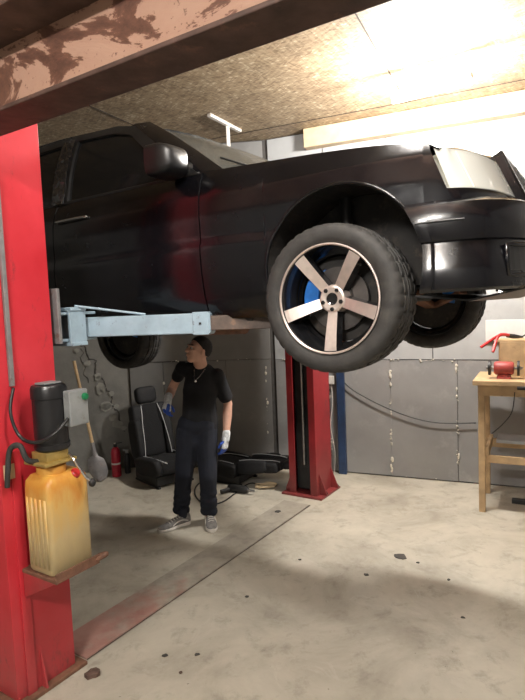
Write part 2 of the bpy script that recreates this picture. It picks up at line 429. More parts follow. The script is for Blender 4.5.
# white filler foam squeezed out of the seams
mb = MB()
def foam_run(a, b, s0, z0, s1, z1, n, big=0.018):
    for i in range(n):
        t = random.random()
        if math.sin(t*23+s0*5) < -0.1: continue
        s = lerp(s0, s1, t)+random.uniform(-0.01,0.01); z = lerp(z0, z1, t)+random.uniform(-0.012,0.012)
        r = random.uniform(0.25,1)**2.5*big*0.75
        mb.ell(wpt(a, b, s, z, 0.026), (r, 0.010, r*random.uniform(0.6,2.4) if s0 == s1 else r*0.6), seg=7, rings=5)
for s in cutsR[1:5]: foam_run(WC, WD, s, 0.06, s, 1.2, 110)
foam_run(WC, WD, 0.1, 1.24, 4.9, 1.24, 200)
for s in (0.9, 1.75, 2.6): foam_run(WC, WD, s, 1.3, s, 2.1, 40, 0.02)
foam_run(WC, WD, 0.1, 0.012, 4.9, 0.012, 40, 0.014)
foam_run(WB, WC, 0.42, 0.06, 0.42, 1.2, 12); foam_run(WB, WC, 0.1, 1.25, 1.6, 1.25, 18)
foam_run(WB, WC, 1.62, 0.1, 1.62, 1.3, 50, 0.02)
tag(mb.build('foam_filler', M_foam, wr, smooth=True), kind='stuff')
# cracks and broken render on the plaster wall
def wp_off(s, z, off): return wpt(WA, WB, s, z, off)
LWP = (WB-WA).length
def crack(pts, wd):
    for (s0,z0),(s1,z1) in zip(pts, pts[1:]):
        k = 6
        for i in range(k):
            pass
mb = MB()
path = [(-0.62,1.62),(-0.55,1.5),(-0.46,1.46),(-0.44,1.34),(-0.36,1.30),(-0.37,1.16),(-0.29,1.08),(-0.27,0.96),(-0.21,0.90),(-0.20,0.76),(-0.14,0.66),(-0.12,0.5),(-0.08,0.42)]
pp = []
for (s0,z0),(s1,z1) in zip(path, path[1:]):
    for i in range(5):
        t = i/5; pp.append((LWP+lerp(s0,s1,t)+random.uniform(-0.012,0.012), lerp(z0,z1,t)+random.uniform(-0.012,0.012)))
mb.tube([wp_off(s,z,0.002) for s,z in pp], [random.uniform(0.004,0.011) for _ in pp], 6)
pp2 = [(LWP-0.52+0.03*math.sin(i*1.9)+0.006*i, 1.45-i*0.05) for i in range(9)]
mb.tube([wp_off(s,z,0.002) for s,z in pp2], [random.uniform(0.002,0.006) for _ in pp2], 5)
mb.build('crack', M_gap, wp)
mb = MB()
for i in range(13):
    k = random.randrange(8, len(pp)-4); s, z = pp[k]; s += random.uniform(-0.09,0.04); z += random.uniform(-0.05,0.05)
    c = wp_off(s, z, 0.004); ang = (WB-WA).angle_signed(Vector((1,0)))
    n = 7; r0 = random.uniform(0.03,0.07)
    poly = [(r0*random.uniform(0.7,1.2)*math.cos(2*PI*j/n), r0*random.uniform(0.6,1.0)*math.sin(2*PI*j/n)) for j in range(n)]
    d = (WB-WA).normalized()
    mb.prism(poly, -0.002, 0.010, lambda a,b,h: (c.x + d.x*a + d.y*h, c.y + d.y*a - d.x*h, c.z+b))
mb.build('plaster_patch', simple('pale_patch', (0.22,0.215,0.19), 0.9, bmp=0.4), wp)

# ceiling seams and header timber
mb = MB()
def seam(p, q, wd=0.010):
    a = Vector((p[0], p[1], CEIL-0.001)); b = Vector((q[0], q[1], CEIL-0.001)); mb.bar(a, b, wd, 0.006)
def ceil_at(px, py):
    d = fw*FPX + rt2*(px-262.5) + up2*(350-py); t = (CEIL-H)/d.z; return Vector((d.x*t, d.y*t))
s1a = ceil_at(360, 21); s1b = ceil_at(399, 79)
da = Vector((math.cos(R(-25)), math.sin(R(-25)))); db = Vector((-da.y, da.x))
for k in (-2,-1,0,1):
    o = s1a + da*1.25*k*2
    seam(o - db*2.5, o + db*1.3 + (db*0.6 if k < 0 else db*0))
s2 = ceil_at(300, 122)
seam(s2 - da*4.2, s2 + da*2.2, 0.012)
seam(s2 - da*4.2 - db*1.25*1.9, s2 + da*2.4 - db*1.25*1.9, 0.012)
mb.build('seam', M_seam, ceiling)
mb = MB(); a = wpt(WC, WD, 0.50, CEIL-0.10, 0.09); b = wpt(WC, WD, 4.9, CEIL-0.10, 0.09); mb.bar(a, b, 0.12, 0.19)
tag(mb.build('trim_1', M_wood2, bevel=0.004), kind='structure')

# ------------------------------------------------------------------ lamps
for i, (x, y, z, hd, pw) in enumerate(LAMPS):
    t = empty('tube_lamp', (x, y, z), (0, 0, hd)); t.scale = (0.5 if i == 0 else 1, 1, 1)
    tag(t, ['glaring bright tube lamp hanging below the ceiling above the car nose', 'tube lamp hanging overhead beside the rusty beam, outside the picture', 'tube lamp hanging at the rear left of the workshop, behind the viewer'][i], 'ceiling lamp')
    mb = MB(); mb.box((0,0,0.045), (1.24, 0.07, 0.04)); mb.build('housing', M_white, t, bevel=0.005)
    m, nt, b = newmat('lit_tube'); b.inputs['Emission Color'].default_value = (1,0.95,0.86,1); b.inputs['Emission Strength'].default_value = 60; b.inputs['Base Color'].default_value = (1,1,1,1)
    mb = MB(); mb.tube([(-0.6,0,0),(0.6,0,0)], 0.02, 12); mb.build('tube', m, t, smooth=True)
    for sx in (-0.45, 0.45):
        mb = MB(); mb.tube([(sx,0,0.06),(sx,0,CEIL-z-0.002)], 0.006, 8); mb.build('hanger', M_steel, t)
    for sx in ((-0.5, 0, 0.5) if i == 0 else (-0.4, 0, 0.4)):
        ld = bpy.data.lights.new('tube_light', 'POINT'); ld.energy = pw; ld.color = (1, 0.965, 0.92); ld.shadow_soft_size = 0.07
        lo = bpy.data.objects.new('tube_light', ld); C.objects.link(lo); lo.parent = t; lo.location = (sx*0.8, 0, -0.06)

# small T rail hung from the ceiling behind the windscreen
def on_ceil(px, py, z):
    d = fw*FPX + rt2*(px-262.5) + up2*(350-py); t_ = (z-H)/d.z; return Vector((d.x*t_, d.y*t_, z))
pa = on_ceil(209, 115, CEIL-0.017); pb = on_ceil(240, 131, CEIL-0.017)
t = empty('ceiling_rail', (pa+pb)/2)
tag(t, 'pale metal T shaped rail hanging from the ceiling behind the windscreen', 'rail')
mb = MB(); mb.bar(pa-t.location, pb-t.location, 0.04, 0.03); mb.build('cross_bar', M_white, t, bevel=0.003)
pc = lerp(pa, pb, 0.58); mb = MB(); mb.box(pc - t.location + Vector((0,0,-0.2)), (0.035,0.035,0.4)); mb.build('upright', M_white, t, bevel=0.003)

# ------------------------------------------------------------------ lift frame: u runs across (post to post), v along the car
A33 = R(33)
U = Vector((math.sin(A33), math.cos(A33), 0)); V = Vector((math.cos(A33), -math.sin(A33), 0))
def uv(u, v, z=0): return U*u + V*v + Vector((0,0,z))
ROT = -A33      # an object turned by ROT has x along V and y along U

# overhead rusty beam (runs along V)
bz = H + 0.745
t = empty('overhead_beam', uv(1.315, -1.2, bz), (0,0,ROT))
tag(t, 'rusty brown steel beam with peeling paint crossing the top left overhead', 'beam')
L0, L1 = -2.75, 3.6
mb = MB(); mb.box(((L0+L1)/2, 0, 0.008), (L1-L0, 0.17, 0.016)); mb.build('bottom_flange', M_beamdark, t, bevel=0.004)
mb = MB()
rows = []
for i in range(81):
    x = lerp(L0, L1, i/80)
    rows.append([(x, -0.078, 0.016), (x, -0.078, 0.213), (x, -0.060, 0.213), (x, -0.060, 0.016)])
vr = mb.grid(rows, closev=True); mb.build('web', M_beam, t)
mb = MB(); mb.box(((L0+L1)/2, -0.14, 0.224), (L1-L0, 0.20, 0.022)); mb.build('top_flange', M_beamdark, t, bevel=0.004)
mb = MB(); mb.box(((L0+L1)/2, -0.18, 0.36), (L1-L0, 0.10, 0.25)); mb.build('upper_rail', M_beam, t, bevel=0.004)
# square stub under the top flange
q = at(288, 5, 1.62)
Ml = (q - t.location); lx = Ml.dot(V); ly = Ml.dot(U)
mb = MB(); mb.box((lx, -0.14, 0.175), (0.075, 0.10, 0.075)); mb.build('bracket', simple('pale_rust',(0.32,0.19,0.14),0.5,bmp=0.3), t, bevel=0.004)  # bracket in a paler rust brown than the flanges
for sx in (L0+0.1, L1-0.1):
    mb = MB(); mb.box((sx, -0.18, (0.485+CEIL-bz)/2), (0.12, 0.10, CEIL-bz-0.485-0.002)); mb.build('hanger_plate', M_beamdark, t)

# posts
PH = 3.05
def lift_post(u_in, sgn, label, vc=-2.55):
    """C-shaped column, open towards the other post"""
    t = empty('lift_post', uv(u_in, vc), (0,0,ROT)); tag(t, label, 'lift post', 'two posts of the car lift')
    D = 0.33; W = 0.15; th = 0.012
    def f(a,b,h): return (a, -sgn*b, h)
    mb = MB()
    poly = [(-W,0),(-W,D),(W,D),(W,0),(W-0.07,0),(W-0.07,th),(W-th,th),(W-th,D-th),(-W+th,D-th),(-W+th,th),(-W+0.07,th),(-W+0.07,0)]
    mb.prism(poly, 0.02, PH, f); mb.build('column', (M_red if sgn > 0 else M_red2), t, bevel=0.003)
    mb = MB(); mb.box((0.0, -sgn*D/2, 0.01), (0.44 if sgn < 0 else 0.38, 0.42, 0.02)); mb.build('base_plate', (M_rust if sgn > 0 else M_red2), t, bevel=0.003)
    for sx in (-1,1):
        for yy in ((0.06, D-0.02) if sgn < 0 else ()):
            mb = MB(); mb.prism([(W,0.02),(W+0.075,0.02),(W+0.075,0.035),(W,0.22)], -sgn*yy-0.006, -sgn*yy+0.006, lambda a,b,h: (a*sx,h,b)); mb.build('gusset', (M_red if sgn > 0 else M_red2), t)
            mb = MB(); mb.lathe([(0.016,0.02),(0.016,0.036),(0.008,0.038),(0.008,0.05)], 6, Matrix.Translation((sx*(W+0.052), -sgn*yy+0.03, 0))); mb.build('anchor_bolt', M_dkmetal, t)
    mb = MB(); mb.box((0, -sgn*0.14, PH/2), (0.19, 0.16, PH-0.1)); mb.build('inner_rail', M_dkmetal, t, bevel=0.01)
    mb = MB(); mb.tube([(0.0,-sgn*0.045,0.3),(0.0,-sgn*0.045,PH-0.1)], 0.012, 8); mb.build('lift_cable', M_steel, t)
    return t, f
near, fn = lift_post(1.74, 1, 'near red lift post at the left edge carrying the yellow tank', -2.53)
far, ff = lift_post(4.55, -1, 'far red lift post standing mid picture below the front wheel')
# sheet on the near post's visible face, conduit and cable ---- local: x along V (face at +0.15), y from 0 to -0.33
mb = MB(); mb.box((0.155, -0.255, 0.62), (0.010, 0.05, 1.2)); mb.build('edge_flange', M_red, near, bevel=0.002)
mb = MB(); mb.box((0.162, -0.245, 1.15+1.0), (0.018, 0.022, 1.25)); mb.build('conduit', M_armgrey, near, bevel=0.003)
mb = MB(); mb.box((0.158, -0.29, 1.13), (0.010, 0.05, 0.07)); mb.build('sticker', M_wood2, near)
# oily foot: grime block and diagonal stiffener
mb = MB(); mb.prism([(0.15,0.02),(0.19,0.02),(0.15,0.22)], -0.20, -0.19, lambda a,b,h: (a,h,b)); mb.build('gusset', M_red, near)

# floor cover plate between the posts
t = empty('cover_plate', uv(3.075, -2.51), (0,0,ROT))
tag(t, 'long worn steel cover plate on the floor joining the two lift posts', 'floor plate')
def plate_mat():
    m, nt, b = newmat('worn_plate'); co = coord(nt)
    n = noise_n(nt, co, 6, 8, 0.7); r = ramp(nt, [(0.3,(0.20,0.175,0.145)),(0.5,(0.31,0.28,0.23)),(0.7,(0.38,0.34,0.28))]); nt.links.new(n.outputs[0], r.inputs[0])
    sx = N(nt,'ShaderNodeSeparateXYZ'); nt.links.new(co, sx.inputs[0])
    mr = N(nt,'ShaderNodeMapRange'); mr.inputs[1].default_value = 0.9; mr.inputs[2].default_value = -1.3; mr.inputs[3].default_value = -0.25; mr.inputs[4].default_value = 0.6
    nt.links.new(sx.outputs[1], mr.inputs[0])
    n2 = noise_n(nt, co, 5, 6, 0.7); ad = N(nt,'ShaderNodeMath',operation='ADD'); nt.links.new(mr.outputs[0], ad.inputs[0]); nt.links.new(n2.outputs[0], ad.inputs[1])
    r2 = ramp(nt, [(0.72,(0,0,0)),(1.0,(0.5,0.5,0.5))]); nt.links.new(ad.outputs[0], r2.inputs[0])
    c = mixc(nt, r2.outputs[0], r.outputs[0], (0.34,0.07,0.06)); nt.links.new(c, b.inputs['Base Color']); b.inputs['Roughness'].default_value = 0.5
    return m
mb = MB(); mb.box((0,0,0.006), (0.27, 2.54, 0.012)); mb.build('plate', plate_mat(), t, bevel=0.003)
mb = MB(); mb.tube([(0.142,-1.27,0.006),(0.142,1.27,0.006)], 0.003, 6); mb.build('edge_strip', M_rustd, t)

# lift arms
def lift_arm(name, u0, v0, u1, v1, us, vs, z, label):
    """outer sleeve u0,v0 -> us,vs; inner tube on to the pad at u1,v1"""
    t = empty(name, uv(u0, v0, z)); tag(t, label, 'lift arm', 'swing arms of the lift')
    o = t.location
    a = uv(u0,v0,z)-o; s = uv(us,vs,z)-o; p = uv(u1,v1,z)-o
    mb = MB(); mb.bar(a, s, 0.10, 0.105); mb.build('outer_tube', M_armblue, t, bevel=0.006)
    d = (s-a).normalized()
    mb = MB(); mb.bar(s-d*0.1, p, 0.07, 0.075); mb.build('inner_tube', M_rustd, t, bevel=0.004)
    mb = MB(); mb.lathe([(0.0,0.03),(0.055,0.03),(0.06,0.045),(0.06,0.06),(0.0,0.06)], 20, Matrix.Translation(p)); mb.build('pad', M_rubber, t)
    sd = d.cross(Vector((0,0,1)))
    mb = MB(); mb.box(s - d*0.05, (0.085,0.112,0.118), Matrix((d,sd,Vector((0,0,1)))).transposed()); mb.build('end_collar', M_armblue, t, bevel=0.004)
    mb = MB(); mb.box(s - d*0.05 + sd*0.058, (0.012,0.006,0.012), Matrix((d,sd,Vector((0,0,1)))).transposed()); mb.build('bolt', M_dkmetal, t)
    return t, a, s, d, sd
arm, aa, ss, dd, sd = lift_arm('lift_arm', 1.99, -2.42, 2.38, -1.45, 2.255, -1.765, 1.775, 'blue grey lift arm reaching from the near post under the car sill')
# hinge head, carriage plates and tension rod of the near arm
def plateuv(nm, m, par, u0, u1, v0, v1, z0, z1, bv=0.004):
    mb = MB(); c = uv((u0+u1)/2, (v0+v1)/2, (z0+z1)/2) - par.location
    mb.box(c, (abs(v1-v0), abs(u1-u0), z1-z0), Matrix.Rotation(ROT, 3, 'Z')); return mb.build(nm, m, par, bevel=bv)
plateuv('carriage_plate', M_armgrey, arm, 1.765, 1.785, -2.64, -2.36, 1.70, 1.98)
plateuv('hinge_plate', M_armblue, arm, 1.785, 2.02, -2.48, -2.38, 1.845, 1.860)
plateuv('hinge_plate', M_armblue, arm, 1.785, 2.02, -2.48, -2.38, 1.708, 1.722)
plateuv('stop_block', M_armgrey, arm, 1.86, 1.93, -2.48, -2.40, 1.716, 1.838)
mb = MB(); mb.tube([uv(1.97,-2.44,1.69)-arm.location, uv(1.97,-2.44,1.872)-arm.location], 0.022, 14); mb.build('hinge_pin', M_steel, arm, smooth='auto')
for nm_, v0_, v1_, z0_, z1_ in (('knuckle_side',-2.505,-2.490,1.69,1.88),('knuckle_side',-2.372,-2.352,1.69,1.88),('knuckle_top',-2.515,-2.345,1.864,1.884),('knuckle_bottom',-2.515,-2.345,1.684,1.704)):
    plateuv(nm_, M_armblue, arm, 1.83, 1.93, v0_, v1_, z0_, z1_)
mb = MB(); mb.tube([uv(1.87,-2.36,1.89)-arm.location, aa + dd*0.34 + Vector((0,0,0.057))], 0.006, 8); mb.build('tension_rod', M_armblue, arm)
farm, *_ = lift_arm('lift_arm', 4.36, -2.42, 3.62, -1.45, 3.95, -1.85, 1.765, 'far lift arm under the car on the side away from the viewer')
plateuv('carriage_plate', M_armgrey, farm, 4.50, 4.53, -2.66, -2.42, 1.68, 1.96)
plateuv('hinge_plate', M_armblue, farm, 4.30, 4.50, -2.52, -2.36, 1.828, 1.844)
plateuv('hinge_plate', M_armblue, farm, 4.30, 4.50, -2.52, -2.36, 1.69, 1.706)

for ar_, po_ in ((arm, near), (farm, far)):
    for k_ in ('category', 'group', 'label'):
        if k_ in ar_: del ar_[k_]
    ar_.parent = po_; ar_.matrix_parent_inverse = Matrix.LocRotScale(po_.location, po_.rotation_euler, None).inverted()
# ------------------------------------------------------------------ power unit on the near post
pu = empty('hydraulic_power_unit', uv(1.60, -2.38, 0.655), (0,0,ROT)); pu.scale = (0.95, 0.92, 1.08)
tag(pu, 'hydraulic pump unit with oil stained yellow plastic tank on the near red post', 'pump unit')
# local: x out of the post (V), y along U
TX = 0.15
def tank_profile():
    mb = MB()
    W, D = 0.125, 0.10
    rows = []
    def ring(z, k, r=0.028):
        pts = []
        for cx, cy, a0 in ((W-r,D-r,0),(-W+r,D-r,90),(-W+r,-D+r,180),(W-r,-D+r,270)):
            for j in range(5):
                a = R(a0+j*22.5); pts.append((TX+(cy+r*math.sin(a))*k, (cx+r*math.cos(a))*k, z))
        return pts
    for z, k in ((0,0.94),(0.012,1.0),(0.36,1.0),(0.395,0.97),(0.42,0.80),(0.425,0.5)): rows.append(ring(z,k))
    vr = mb.grid(rows, closev=True); mb._f(vr[0][::-1]); mb._f(vr[-1]); return mb
mb = tank_profile(); tank = mb.build('tank', M_tank, pu, smooth='auto', angle=50)
for k in range(5):
    mb = MB(); mb.tube([(TX-0.07+k*0.034, -0.121, 0.03),(TX-0.07+k*0.034, -0.121, 0.33)], 0.010, 8); mb.build('rib', M_tank, tank, smooth=True)
mb = MB(); mb.lathe([(0.0,0.418),(0.07,0.418),(0.072,0.43),(0.072,0.455),(0.062,0.46),(0.0,0.46)], 28, Matrix.Translation((TX-0.005,-0.02,0))); mb.build('tank_neck', M_tank, pu, smooth='auto')
mb = MB(); mb.box((TX-0.005,-0.02,0.474), (0.17,0.19,0.014)); mb.box((TX-0.005,-0.02,0.500), (0.12,0.13,0.040)); mb.build('valve_block', M_brass, pu, bevel=0.004)
mb = MB(); mb.lathe([(0.0,0.52),(0.078,0.52),(0.088,0.528),(0.088,0.55),(0.083,0.552),(0.083,0.745),(0.088,0.748),(0.088,0.79),(0.080,0.805),(0.0,0.808)], 36, Matrix.Translation((TX-0.01,0.0,0))); mb.build('motor', M_blkmotor, pu, smooth='auto')
mb = MB(); mb.box((TX-0.01,0.0,0.812), (0.08,0.10,0.008)); mb.build('motor_cap', M_boxgrey, pu, bevel=0.003)
mb = MB(); mb.box((TX+0.098, 0.075, 0.70), (0.05, 0.115, 0.155)); cb = mb.build('control_box', M_boxgrey, pu, bevel=0.006)
mb = MB(); mb.lathe([(0.016,0),(0.016,0.012),(0.012,0.02),(0,0.021)], 20, Matrix.Translation((TX+0.124,0.108,0.745)) @ Matrix.Rotation(R(90),4,'Y')); mb.build('start_button', M_green, cb, smooth='auto')
mb = MB(); mb.tube(spl([(TX+0.07,0.03,0.50),(TX+0.11,0.035,0.47),(TX+0.15,0.06,0.40),(TX+0.16,0.085,0.375)],5), 0.007, 8); lv = mb.build('release_lever', M_chrome, pu, smooth=True)
mb = MB(); mb.ell((TX+0.163,0.09,0.367), 0.019); mb.build('knob', M_bplastic, lv, smooth=True)
mb = MB(); mb.lathe([(0.024,0),(0.024,0.02),(0.018,0.026),(0,0.026)], 20, Matrix.Translation((TX+0.075,0.055,0.398)) @ Matrix.Rotation(R(35),4,'Y')); mb.build('filler_cap', M_redb, pu, smooth='auto')
mb = MB(); mb.box((TX-0.02,0,-0.012), (0.30,0.27,0.016)); mb.box((TX+0.125,0,0.008),(0.008,0.27,0.03)); mb.build('tray', M_rust, pu, bevel=0.003)
mb = MB(); mb.prism([(0.0,-0.02),(0.26,-0.02),(0.0,-0.14)], -0.13, -0.122, lambda a,b,h:(a+0.004,h,b)); mb.prism([(0.0,-0.02),(0.26,-0.02),(0.0,-0.14)], 0.10, 0.108, lambda a,b,h:(a+0.004,h,b)); mb.build('tray_bracket', M_red, pu)
mb = MB(); mb.tube(spl([(TX+0.125,0.12,0.0),(TX+0.16,0.15,0.02),(TX+0.13,0.17,0.01),(TX+0.1,0.15,0.0)],5), 0.012, 8); mb.build('strap_clamp', M_rust, pu, smooth=True)
mb = MB(); mb.tube(spl([(0.03,-0.12,0.80),(0.05,-0.158,0.70),(0.09,-0.145,0.60),(0.18,-0.12,0.575),(0.26,-0.07,0.61),(TX+0.11,0.012,0.66)],8), 0.008, 10); mb.build('power_cable', M_bplastic, pu, smooth=True)
mb = MB(); mb.tube(spl([(TX-0.02,-0.07,0.475),(TX-0.02,-0.14,0.50),(0.10,-0.155,0.56),(0.04,-0.17,0.54),(0.03,-0.185,0.44),(0.025,-0.19,0.38)],8), 0.013, 10); mb.build('hydraulic_hose', M_rubber, pu, smooth=True)

# ------------------------------------------------------------------ the car
UC = 3.07; V0 = -1.07; Z0 = 1.665
car = empty('car', uv(UC, V0, Z0), (0, R(-1.0), ROT))
tag(car, 'black saloon car with silver five spoke wheels raised on the lift', 'car')
# plan outline: half width as function of x for the side, then the nose curve
PLAN = [(-3.85,0.60),(-3.78,0.72),(-3.6,0.80),(-3.2,0.845),(-2.6,0.862),(-1.8,0.868),(-0.8,0.868),(0,0.862),(0.25,0.855),(0.42,0.832)]
def hw(x): return sm_interp(PLAN, x)
OFF = [(0.12,0.075),(0.18,0.045),(0.26,0.02),(0.38,0.004),(0.50,0.0),(0.512,0.0),(0.524,0.013),(0.65,0.010),(0.76,0.018),(0.84,0.040),(0.90,0.075),(0.95,0.12)]
def off(z): return interp(OFF, z)
TOP = [(-3.85,0.86),(-3.5,0.89),(-2.9,0.90),(-1.9,0.898),(-0.70,0.888),(-0.3,0.868),(0,0.848),(0.25,0.825),(0.42,0.800),(0.6,0.768)]
def ztop(x): return sm_interp(TOP, x)
AX, AZ, AR = 0.05, 0.327, 0.372      # wheel arch
def archz(x, ax=AX):
    q = AR*AR-(x-ax)**2
    return AZ+math.sqrt(q) if q > 0 else None
SILL = 0.14
def side_pt(x, z, s): return Vector((x, s*(hw(x)-off(z)), z))
def lin(a, b, n): return [lerp(a, b, i/n) for i in range(n+1)]
def side_patch(name, xs, zlo, zhi, s, parent=car, rows=26, mat=M_paint, **kw):
    mb = MB(); rr = []
    for x in xs:
        a, b = zlo(x), zhi(x)
        rr.append([side_pt(x, lerp(a,b,j/rows), s) for j in range(rows+1)])
    mb.grid(rr); return mb.build(name, mat, parent, smooth='auto', angle=50, solid=0.006, **kw)
def arch_xs(x0, x1, ax, n=36):
    """stations from x0 to x1, crowded near the arch ends"""
    L, Rr = ax-AR, ax+AR
    return [ax - AR*math.cos(PI*i/n) for i in range(n+1)]
def fender_lo(x):
    if x < AX-AR+1e-6: return SILL
    z = archz(x)
    if z is None: z = AZ
    return z
for s in (-1, 1):
    # front fender: behind arch, over arch, ahead of arch above the bumper
    xs = lin(-0.700, AX-AR, 10)
    mb = MB(); rows = 26
    g = [[side_pt(x, lerp(SILL, ztop(x), j/rows), s) for j in range(rows+1)] for x in xs]
    # jump from sill to arch start at same x: arch lower quadrant goes straight down
    g2 = [[side_pt(x, lerp(fender_lo(x), ztop(x), j/rows), s) for j in range(rows+1)] for x in arch_xs(0,0,AX)]
    cut = AX+math.sqrt(AR*AR-(0.565-AZ)**2)
    g2 = [[side_pt(x, lerp(max(fender_lo(x),0.0), ztop(x), j/rows), s) for j in range(rows+1)] for x in arch_xs(0,0,AX) if x < cut-0.004]
    g2 += [[side_pt(x, lerp(0.565, ztop(x), j/rows), s) for j in range(rows+1)] for x in [cut, 0.39, 0.42]]
    mb.grid(g); mb.grid(g2)
    bmesh.ops.remove_doubles(mb.bm, verts=mb.bm.verts, dist=0.0005)
    fend = mb.build('front_fender', M_paint, car, smooth='auto', angle=50, solid=0.006)
    # arch lip
    mb = MB(); mb.tube([side_pt(AX+AR*math.cos(a), AZ+AR*math.sin(a), s) for a in lin(R(-18), R(198), 40)], 0.009, 8); mb.build('arch_lip', M_paint, fend, smooth=True)
    # liner
    mb = MB(); rr = []
    for a in lin(R(-12), R(192), 30):
        rr.append([(AX+(AR+0.004)*math.cos(a), s*y, AZ+(AR+0.004)*math.sin(a)) for y in (0.845,0.7,0.6,0.52)])
    mb.grid(rr); mb.build('wheel_housing', M_under, car, solid=0.004)
    mb = MB(); mb.prism([(AX+AR*math.cos(a), AZ+AR*math.sin(a)) for a in lin(R(-12), R(192), 24)], s*0.50, s*0.52, lambda a,b,h:(a,h,b)); mb.build('inner_wing', M_under, car)
    # doors
    side_x = lambda a, b: lin(a, b, 14)
    fd = side_patch('front_door', side_x(-1.866, -0.708), lambda x: SILL+0.05, lambda x: ztop(x)+0.004, s)
    rd_lo = lambda x: max(SILL+0.05, (archz(x, -2.90) or 0)+0.015)
    rd = side_patch('rear_door', lin(-2.885,-1.874,24), rd_lo, lambda x: ztop(x)+0.004, s)
    side_patch('sill', lin(-2.52,-0.700,12), lambda x: 0.115, lambda x: SILL+0.046, s, rows=4)
    # rear quarter
    mb = MB()
    xs = [x for x in [(-2.90)-AR*math.cos(PI*i/36) for i in range(37)] if x < -2.89]
    g3 = [[side_pt(x, lerp((archz(x,-2.90) or AZ), ztop(x), j/rows), s) for j in range(rows+1)] for x in xs]
    g4 = [[side_pt(x, lerp(0.2, ztop(x), j/rows), s) for j in range(rows+1)] for x in lin(-3.85, -2.90-AR, 10)]
    mb.grid(g3); mb.grid(g4); mb.build('rear_fender', M_paint, car, smooth='auto', angle=50, solid=0.006)
    mb = MB(); rr = []
    for a in lin(R(-12), R(192), 24): rr.append([(-2.90+(AR+0.004)*math.cos(a), s*y, AZ+(AR+0.004)*math.sin(a)) for y in (0.845,0.7,0.52)])
    mb.grid(rr); mb.prism([(-2.90+AR*math.cos(a), AZ+AR*math.sin(a)) for a in lin(R(-12), R(192), 24)], s*0.50, s*0.52, lambda a,b,h:(a,h,b)); mb.build('wheel_housing', M_under, car)
    # handles
    for par, hx in ((fd, -1.69), (rd, -2.60)):
        mb = MB(); y = s*(hw(hx)-off(0.78)+0.022)
        mb.tube(spl([(hx-0.135,y-s*0.02,0.775),(hx-0.12,y,0.778),(hx+0.12,y,0.778),(hx+0.135,y-s*0.02,0.775)],4), 0.009, 8, flat=0.7)
        mb.build('door_handle', M_chrome if par is fd else M_bplastic, par, smooth=True)
    # trim strip on the belt line
    mb = MB(); mb.tube([side_pt(x, ztop(x)+0.004, s)+Vector((0,s*0.002,0)) for x in lin(-2.75,-0.73,20)], 0.008, 6); mb.build('belt_moulding', M_bplastic, car, smooth=True)
    # ---- greenhouse side
    def G(x, z, d=0.0):
        t = (z-0.89)/(1.36-0.89); t = max(-0.1, t)
        yb = hw(x)-off(0.90); yt = 0.640 - (0.03 if x < -2.4 else 0)
        return Vector((x, s*(lerp(yb, yt, t) + 0.022*math.sin(PI*min(1,max(0,t))) + d), z))
    def ring(name, outer, inner, par, d=0.0, mat=M_bplastic, th=0.02):
        n = len(outer); mb = MB()
        oo = []; ii = []
        for k in range(n):
            for q in range(5):
                t = q/5; a = outer[k]; b = outer[(k+1)%n]; c = inner[k]; e = inner[(k+1)%n]
                oo.append((lerp(a[0],b[0],t), lerp(a[1],b[1],t))); ii.append((lerp(c[0],e[0],t), lerp(c[1],e[1],t)))
        vo = [mb.bm.verts.new(G(*p, d)) for p in oo]; vi = [mb.bm.verts.new(G(*p, d)) for p in ii]; m = len(vo)
        for k in range(m): mb._f([vo[k], vo[(k+1)%m], vi[(k+1)%m], vi[k]])
        return mb.build(name, mat, par, smooth='auto', solid=th)
    def pane(name, loop, par, d=-0.008, mat=M_glassd):
        mb = MB(); 
        # fan of strips between the front edge and rear edge
        n = 10; xs0 = min(p[0] for p in loop); xs1 = max(p[0] for p in loop); rr = []
        def zr(x):
            zs = []
            for (a,b) in zip(loop, loop[1:]+loop[:1]):
                if abs(a[0]-b[0]) < 1e-6: 
                    if abs(x-a[0]) < 1e-6: zs += [a[1], b[1]]
                elif min(a[0],b[0])-1e-6 <= x <= max(a[0],b[0])+1e-6: zs.append(lerp(a[1], b[1], (x-a[0])/(b[0]-a[0])))
            return min(zs), max(zs)
        for x in lin(xs0, xs1, 16):
            lo, hi = zr(min(max(x,xs0),xs1)); rr.append([G(x, lerp(lo,hi,j/6), d) for j in range(7)])
        mb.grid(rr); return mb.build(name, mat, par, smooth=True, solid=0.005)
    o1 = [(-1.862,0.893),(-0.745,0.888),(-1.27,1.273),(-1.43,1.312),(-1.862,1.345)]
    i1 = [(-1.785,0.908),(-0.90,0.903),(-1.29,1.222),(-1.44,1.267),(-1.785,1.298)]
    ring('window_frame', o1, i1, fd); pane('side_window', i1, fd)
    o2 = [(-2.86,0.903),(-1.878,0.893),(-1.878,1.345),(-2.30,1.345),(-2.62,1.25)]
    i2 = [(-2.70,0.92),(-1.945,0.908),(-1.945,1.298),(-2.28,1.300),(-2.54,1.22)]
    ring('window_frame', o2, i2, rd); pane('side_window', i2, rd)
    # quarter pillar behind the rear door
    mb = MB(); rr = [[G(-2.86-0.32*0, 0.925), G(-2.62,1.27), G(-2.30,1.375)],[G(-3.22,0.93), G(-2.90,1.22), G(-2.55,1.385)]]
    mb.grid(rr); mb.build('rear_pillar', M_paint, car, solid=0.02)
    # A pillar strip between door frame and windscreen
    mb = MB(); rr = []
    for t in lin(0,1,12):
        x = lerp(-0.685, -1.28, t) ; z = lerp(0.89, 1.292, t) + 0.035*math.sin(PI*t)*0.4
        p = G(x+0.0, z); q = Vector((x+0.055, p.y - s*0.06, z+0.012)); r0 = G(x-0.05, z-0.012, 0.002)
        rr.append([r0, p, q])
    mb.grid(rr); mb.build('windscreen_pillar', M_paint, car, smooth=True, solid=0.014)
    # mirror
    base = G(-0.84, 0.935)
